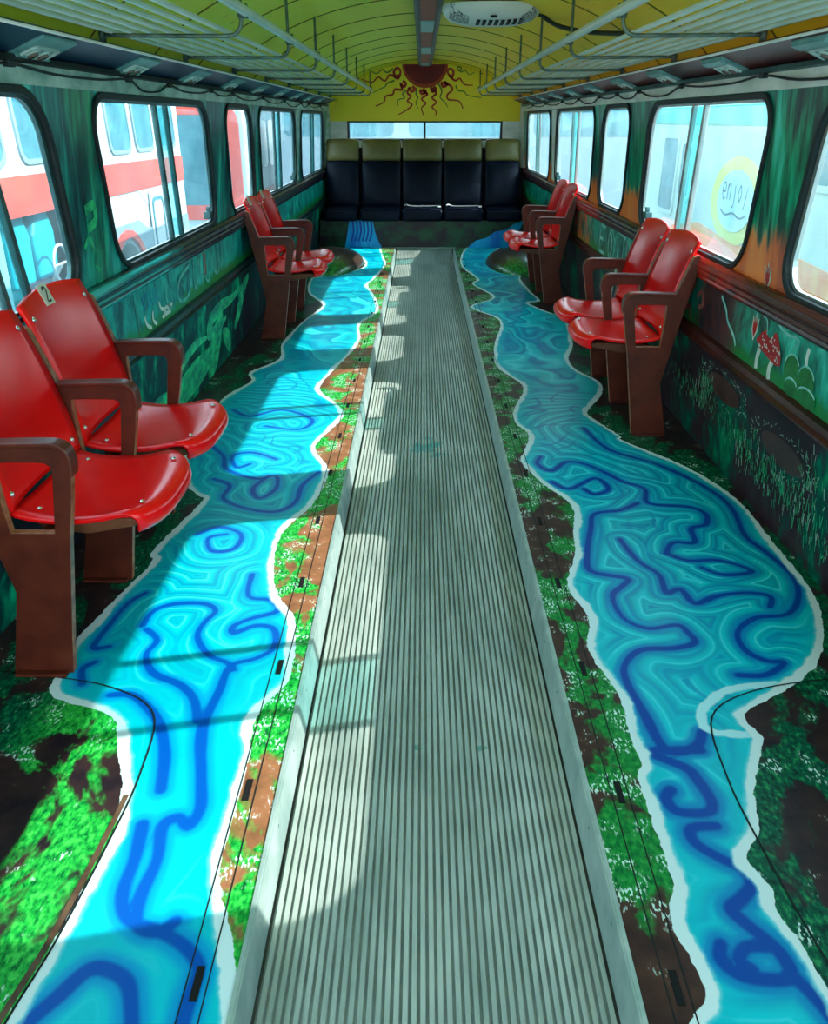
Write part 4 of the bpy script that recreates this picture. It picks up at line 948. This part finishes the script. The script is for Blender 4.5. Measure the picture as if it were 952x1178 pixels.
def patch(x0, x1, y0, y1, lift=.0025):
    b = MB(); N_ = 5; vs = [(x0+(x1-x0)*i/N_, y0+(y1-y0)*j/N_, 0) for j in range(N_+1) for i in range(N_+1)]
    vs = [(x, y, vsurf(x, y)-lift) for x, y, _ in vs]
    b.add(vs, [(j*(N_+1)+i, j*(N_+1)+i+1, (j+1)*(N_+1)+i+1, (j+1)*(N_+1)+i) for j in range(N_) for i in range(N_)]); return b
for k in range(8): 
    x = -.085+.032*k; patch(x, x+.020, -.175, -.03).build('slot', M['vent_dark'], root)
patch(-.225, -.125, -.195, -.06).build('grille', M['vent_mesh'], root); patch(.145, .232, -.190, -.03).build('grille', M['vent_mesh'], root)
b = MB(); b.lathe([(.018,-.006),(.018,.002)], (-.0, -.212, vsurf(0,-.212)), 'z', 14); b.build('knob', M['vent_dark'], root)
b = MB(); b.tube(spline([(vx+.25,vy+.0,1.872),(.68,5.05,1.80),(.80,4.75,1.745),(.93,4.3,1.70)],6), .011, 8); 
tag(b.build('vent_cable', M['rubber']), 'black cable running from the oval roof vent to the right rack', 'cable')

# ---------------------------------------------------------------- outside
GZ = -.85
b = MB(); b.box(-60, 60, -30, 90, GZ-.1, GZ); tag(b.build('ground', M['asphalt']), kind='structure')
def wheel(par, x, y, z, r, face, axis='x'):
    w_ = .25; s_ = face
    b = MB(); prof = [(r*.62,0),(r*.96,0),(r,.03),(r,w_-.03),(r*.9,w_),(r*.3,w_)]
    b.lathe(prof, (x, y, z), axis, 28); o = b.build('tyre', M['tyre'], par)
    b = MB(); hz = w_/2+s_*(w_/2+.01)
    b.lathe([(r*.62,hz-.01),(r*.60,hz),(r*.2,hz+.0)], (x, y, z), axis, 24)
    b.build('rim', M['rim'], o)
    for k in range(10):
        a = 2*PI*k/10; b = MB()
        p0 = (r*.12*math.cos(a), r*.12*math.sin(a)); p1 = (r*.6*math.cos(a), r*.6*math.sin(a)); h = hz+s_*.02
        if axis == 'x': b.tube([(x+h, y+p0[0], z+p0[1]), (x+h, y+p1[0], z+p1[1])], r*.045, 6)
        else: b.tube([(x+p0[0], y+h, z+p0[1]), (x+p1[0], y+h, z+p1[1])], r*.045, 6)
        if k == 0: spokes = b
        else: spokes.add(b.v, b.f, 0, True)
    spokes.build('spokes', M['chrome'], o)
def YZ(side, X): return lambda a, c, t: (X-side*t, a, c)      # t>0 towards our bus (which lies at x=0)
# left neighbour: white city bus with a salmon stripe, doorway with turquoise seats
root = empty('parked_bus', (0,0,0)); X0 = -3.25; F = lambda a, c, t: (X0+t, a, c)
tag(root, 'white parked bus with a salmon stripe outside the left windows', 'bus')
b = MB()
for y0, y1, z0, z1 in ((-3,6.6,-.45,1.75),(7.95,12.0,-.45,1.75),(6.6,7.95,.66,1.75),(6.6,7.95,-.45,-.15)):
    b.prism([(y0,z0),(y1,z0),(y1,z1),(y0,z1)], F, -.08, 0)
b.prism([(-3,1.75),(12,1.75),(12,1.72),(-3,1.72)], F, -2.4, -.0); b.box(X0-2.4, X0-2.3, -3, 12, -.45, 1.75); b.box(X0-2.4, X0, 11.92, 12.0, -.45, 1.75); b.box(X0-2.4, X0, -3, -2.9, -.45, 1.75); b.box(X0-2.4, X0, -3, 12, -.45, -.38)
b.build('body', M['bus_white'], root, bevel=.02)
b = MB(); b.prism([(-3,.70),(12,.62),(12,.92),(-3,1.0)], F, .0, .012); b.build('stripe', M['salmon'], root)
b = MB(); b.prism([(7.97,-.45),(12,-.45),(12,.20),(10.2,.20),(9.9,.32),(8.8,.32),(8.4,.10),(7.97,.05)], F, .0, .010); b.build('lower_panel', M['bus_grey'], root)
y = -2.6
for (a0, a1) in ((-2.6,-1.2),(-1.0,.4),(.6,2.0),(2.2,3.6),(3.8,5.2),(5.5,6.9),(7.15,8.0),(8.15,8.9),(9.25,9.95),(10.1,10.8),(10.95,11.75)):
    b = MB(); o_ = rrect(a0, a1, 1.02, 1.60, .12, 5, .1); i_ = rrect(a0+.04, a1-.04, 1.06, 1.56, .10, 5, .1)
    b.ring(o_, i_, F, 0, .02); f_ = b.build('window', M['bus_grey'], root); b = MB(); b.prism(i_, F, .002, .012); b.build('pane', M['ext_glass'], f_)
b = MB(); b.prism([(10.35,-.3),(10.95,-.3),(10.95,.58),(10.35,.58)], F, .012, .02); b.build('door_panel', M['bus_white'], root)
b = MB(); b.ring(rrect(10.42,10.88,-.1,.52,.1,5), rrect(10.46,10.84,-.06,.48,.08,5), F, .02, .03); b.build('door_window', M['ext_glass'], root)
b = MB(); b.ring([(9.4+.62*math.cos(t*PI/12), -.35+.62*math.sin(t*PI/12)) for t in range(13)], [(9.4+.54*math.cos(t*PI/12), -.35+.54*math.sin(t*PI/12)) for t in range(13)], F, .01, .04); b.build('wheel_arch', M['salmon'], root)
wheel(root, X0-.22, 9.4, GZ+.50, .50, 1)
wheel(root, X0-.22, 1.2, GZ+.50, .50, 1)
for k, (yy, lb) in enumerate(((7.16,'nearer'),(7.66,'further'))):
    s = empty('turquoise_seat', (X0-.40, yy, -.30)); tag(s, 'turquoise high backed bus seat in the open doorway of the white bus, the %s one' % lb, 'seat', 'turquoise seats in the next bus')
    b = MB(); b.box(-.2,.2,-.2,.2,.25,.42); b.build('cushion', M['turq'], s, bevel=.05, seg=3)
    b = MB(); b.prism([(-.2,.36),(.2,.36),(.22,.75),(.12,.95),(-.12,.95),(-.22,.75)], lambda a,c,t: (t,a,c), .16, .28); b.build('backrest', M['turq'], s, bevel=.04, seg=3)
    b = MB(); b.tube([(0,0,-.13),(0,0,.26)], .05, 10); b.build('pedestal', M['bus_grey'], s)
s = empty('steering_wheel', (X0+.03, 7.55, .20)); tag(s, 'pale steering wheel in front of a turquoise seat in the next bus', 'steering wheel')
b = MB(); b.tube([(0, .16*math.cos(t*PI/12), .16*math.sin(t*PI/12)) for t in range(24)], .014, 8, closed=True); b.build('wheel_rim', M['bus_white'], s)
b = MB(); b.tube([(0,-.15,0),(0,.15,0)], .012, 6); b.tube([(0,0,0),(-.1,0,-.15)], .02, 6); b.build('hub', M['bus_white'], s)
# second bus further along the left
root = empty('parked_bus', (0,0,0)); tag(root, 'pale parked bus with an orange front surround, further back on the left', 'bus')
X1 = -2.75; F2 = lambda a, c, t: (X1+t, a, c); F3 = lambda a, c, t: (a, 14.0-t, c)
b = MB(); b.prism([(14,-.45),(26,-.45),(26,1.7),(14,1.7)], F2, -2.5, 0); b.build('body', M['bus_pale'], root, bevel=.08, seg=3)
b = MB(); b.prism([(14.1,-.05),(26,-.05),(26,.28),(14.1,.28)], F2, 0, .012); b.build('stripe', M['salmon'], root)
for k in range(7):
    b = MB(); b.prism(rrect(14.4+1.6*k, 15.8+1.6*k, .62, 1.35, .12, 5), F2, 0, .012); b.build('window', M['ext_glass'], root)
b = MB(); b.ring(rrect(-5.15,-2.85,-.1,1.6,.3,6), rrect(-4.98,-3.02,.12,1.42,.25,6), F3, .0, .02); b.build('front_surround', M['salmon'], root)
b = MB(); b.prism(rrect(-4.98,-3.02,.12,1.42,.25,6), F3, .0, .012); b.build('windscreen', M['ext_glass'], root)
wheel(root, X1-.22, 16.5, GZ+.5, .5, 1)
# right neighbour: pale bus with a turquoise roof and a painted oval
root = empty('painted_bus', (0,0,0)); X2 = 3.0; F = lambda a, c, t: (X2-t, a, c)
tag(root, 'pale aqua bus with a turquoise roof band and a painted oval, outside the right windows', 'bus')
b = MB(); b.prism([(-3,-.5),(12.4,-.5),(12.4,1.42),(-3,1.42)], F, -2.4, 0); b.build('body', M['bus_aqua'], root, bevel=.06, seg=3)
b = MB(); b.prism([(-3,1.30),(12.3,1.30),(12.3,1.50),(-3,1.50)], F, -2.3, .02); b.build('roof_band', M['turq_paint'], root, bevel=.02)
oc = (8.55, .64)
el = lambda ry, rz, n_=36: [(oc[0]+ry*math.cos(2*PI*t/n_), oc[1]+rz*math.sin(2*PI*t/n_)) for t in range(n_)]
b = MB(); b.prism(el(.72,.40), F, .0, .006, 0); b.prism([(6.0,-.2),(10.6,-.2),(10.6,.20),(9.6,.34),(8.4,.25),(7.2,.36),(6.0,.30)], F, .0, .008, 1); b.prism([(7.6,-.1),(9.5,-.1),(9.0,.26),(8.3,.18)], F, .008, .011, 4)
b.prism(el(.50,.28), F, .010, .014, 2)
lf = spline([(7.90,.40),(7.72,.55),(7.70,.78),(7.85,.95),(8.08,.90),(7.98,.66)],5); b.poly(lf, lambda a, c, h: F(a, c, .010+h), .001, 3)
PF = lambda a, c, h: F(a, c, .015+h)
# tall thin hand lettering on the oval
def L_(pts, ox): b.ribbon([(oc[0]+.36-ox-x*.12, oc[1]-.0+z*.17) for x, z in spline(pts, 4)], .018, PF, .001, 5)
for i, ch in enumerate('enjoy'):
    ox = .15*i
    for st in {'e': [[(0,.4),(.7,.45),(.6,.85),(.2,.85),(0,.4),(.3,0),(.7,.1)]], 'n': [[(0,0),(0,.85)],[(0,.6),(.35,.9),(.65,.7),(.65,0)]], 'j': [[(.4,.85),(.4,-.2),(.0,-.35)],[(.4,1.05),(.4,1.12)]],
               'o': [[(.35,0),(0,.4),(.35,.88),(.7,.4),(.35,0)]], 'y': [[(0,.85),(.35,.1)],[(.7,.85),(.2,-.35)]]}[ch]: L_(st, ox)
b.ribbon([(p[0], p[1]) for p in spline([(oc[0]+.36,.54),(oc[0]+.2,.50),(oc[0],.53),(oc[0]-.2,.50),(oc[0]-.36,.54)],5)], .02, PF, .001, 5)
b.build('painted_oval', [M['e_yellow'], M['e_orange'], M['e_oval'], M['e_leaf'], M['e_pink'], M['e_line']], root, recalc=False)
for (a0, a1, z0, z1) in ((10.7,11.3,.35,1.15),(10.1,10.5,.55,1.1),(6.6,7.3,.90,1.2),(4.6,5.8,.8,1.2),(2.8,4.2,.8,1.2)):
    b = MB(); b.ring(rrect(a0-.05,a1+.05,z0-.05,z1+.05,.08,4), rrect(a0,a1,z0,z1,.06,4), F, 0, .016); f_ = b.build('window', M['bus_aqua'], root); b = MB(); b.prism(rrect(a0,a1,z0,z1,.06,4), F, 0, .008); b.build('pane', M['ext_glass'], f_)
wheel(root, X2-.03, 4.2, GZ+.48, .48, -1)
# cars and a van beyond
def car(name, x, y, lab, m_, sc=1., van=False):
    root = empty(name, (x, y, GZ)); tag(root, lab, 'car' if not van else 'van')
    L = 4.7
    body = [(0,.35),(0,1.05),(.9,1.15),(1.5,1.80),(4.3,1.85),(4.68,1.15),(4.7,.35)] if not van else [(0,.35),(0,1.1),(.5,1.5),(1.1,2.3),(5.2,2.35),(5.2,.35)]
    b = MB(); b.prism([(a*sc, c*sc) for a, c in body], lambda a, c, t: (a, t, c), 0, 1.8*sc); b.build('body', m_, root, bevel=.07, seg=3)
    wn = [(1.15,1.2),(1.62,1.72),(2.75,1.74),(2.75,1.2)], [(2.85,1.2),(2.85,1.74),(4.15,1.74),(4.4,1.2)]
    if van: wn = ([(.75,1.5),(1.15,2.1),(1.9,2.1),(1.9,1.5)],)
    for w_ in wn: b = MB(); b.prism([(a*sc, c*sc) for a, c in w_], lambda a, c, t: (a, -t, c), 0, .01); b.build('window', M['ext_glass'], root)
    for wx in (.95, 3.8): wheel(root, wx*sc, -.02, .38*sc, .38*sc, -1, 'y')
    return root
root = empty('added_coach', (0, 15, GZ)); tag(root, 'dull pale blue coach added behind the rear window to tone down the sky', 'bus')  # coach added so the rear window does not burn out to white
b = MB(); b.box(-2.45, 6, 0, 2.5, .35, 2.9); b.build('body', M['coach'], root, bevel=.08, seg=3)
for k in range(4): b = MB(); b.prism(rrect(-2.3+2.05*k, -.5+2.05*k, 1.95, 2.6, .1, 5), lambda a, c, t: (a, -t, c), 0, .012); b.build('window', M['ext_glass'], root)
for wx in (-1.6, 4.6): wheel(root, wx, -.02, .48, .48, -1, 'y')
car('parked_car', 4.95, 27.0, 'pale blue sport utility car with spoked wheels beyond the right windows', M['car_blue'], 1.08)
car('parked_van', 5.2, 44.0, 'white van standing far behind the right rear windows', M['bus_white'], 1.2, True)
car('parked_car', -9.2, 38.0, 'light teal car parked far behind the left rear windows', M['car_teal'], 1.1)
for (x, y, w_, h_, lab) in ((-34,60,26,5.2,'long pale low building on the horizon at left'),(6,58,20,6.5,'pale flat roofed building on the horizon at right')):
    root = empty('building', (x, y, GZ)); tag(root, lab, 'building')
    b = MB(); b.box(0, w_, 0, 8, 0, h_); b.box(-.3, w_+.3, -.3, 8.3, h_, h_+.4); b.build('wall', M['bld'], root)
    for k in range(int(w_/4)): b = MB(); b.box(1.2+4*k, 3.4+4*k, -.05, 0, 1.4, 3.2); b.build('window', M['ext_glass'], root)

# ---------------------------------------------------------------- camera, light, world
cam = D.cameras.new('camera'); co = D.objects.new('camera', cam); COL.objects.link(co); SC.camera = co
cam.sensor_fit = 'HORIZONTAL'; cam.sensor_width = 36; cam.lens = 36*953/952; cam.clip_start = .05; cam.clip_end = 300
co.location = (-.03, 0, 1.35); co.rotation_euler = (PI/2-.44201, 0, .00901)
sl = D.lights.new('sun', 'SUN'); sl.energy = 4.6; sl.angle = .009; sl.color = (1, .97, .90); so = D.objects.new('sun', sl); COL.objects.link(so)
cot = 1.44; d = Vector((-cot, .03, -1)); so.rotation_euler = d.to_track_quat('-Z', 'Y').to_euler(); so.location = (8, 3, 7)
wd = D.worlds.new('world'); SC.world = wd; wd.use_nodes = True; nt = wd.node_tree; bg = nt.nodes['Background']
tc = nt.nodes.new('ShaderNodeTexCoord'); sp = nt.nodes.new('ShaderNodeSeparateXYZ'); rp_ = nt.nodes.new('ShaderNodeValToRGB')
nt.links.new(tc.outputs['Generated'], sp.inputs[0]); nt.links.new(sp.outputs[2], rp_.inputs[0]); nt.links.new(rp_.outputs[0], bg.inputs[0])
e0, e1 = rp_.color_ramp.elements; e0.position = .0; e0.color = (.80,.97,1.0,1); e1.position = .6; e1.color = (.50,.80,1.0,1)
bg.inputs[1].default_value = 2.4
vs_ = SC.view_settings; vs_.view_transform = 'Standard'; vs_.look = 'None'; vs_.gamma = 1; vs_.exposure = 1.12; vs_.use_curve_mapping = False
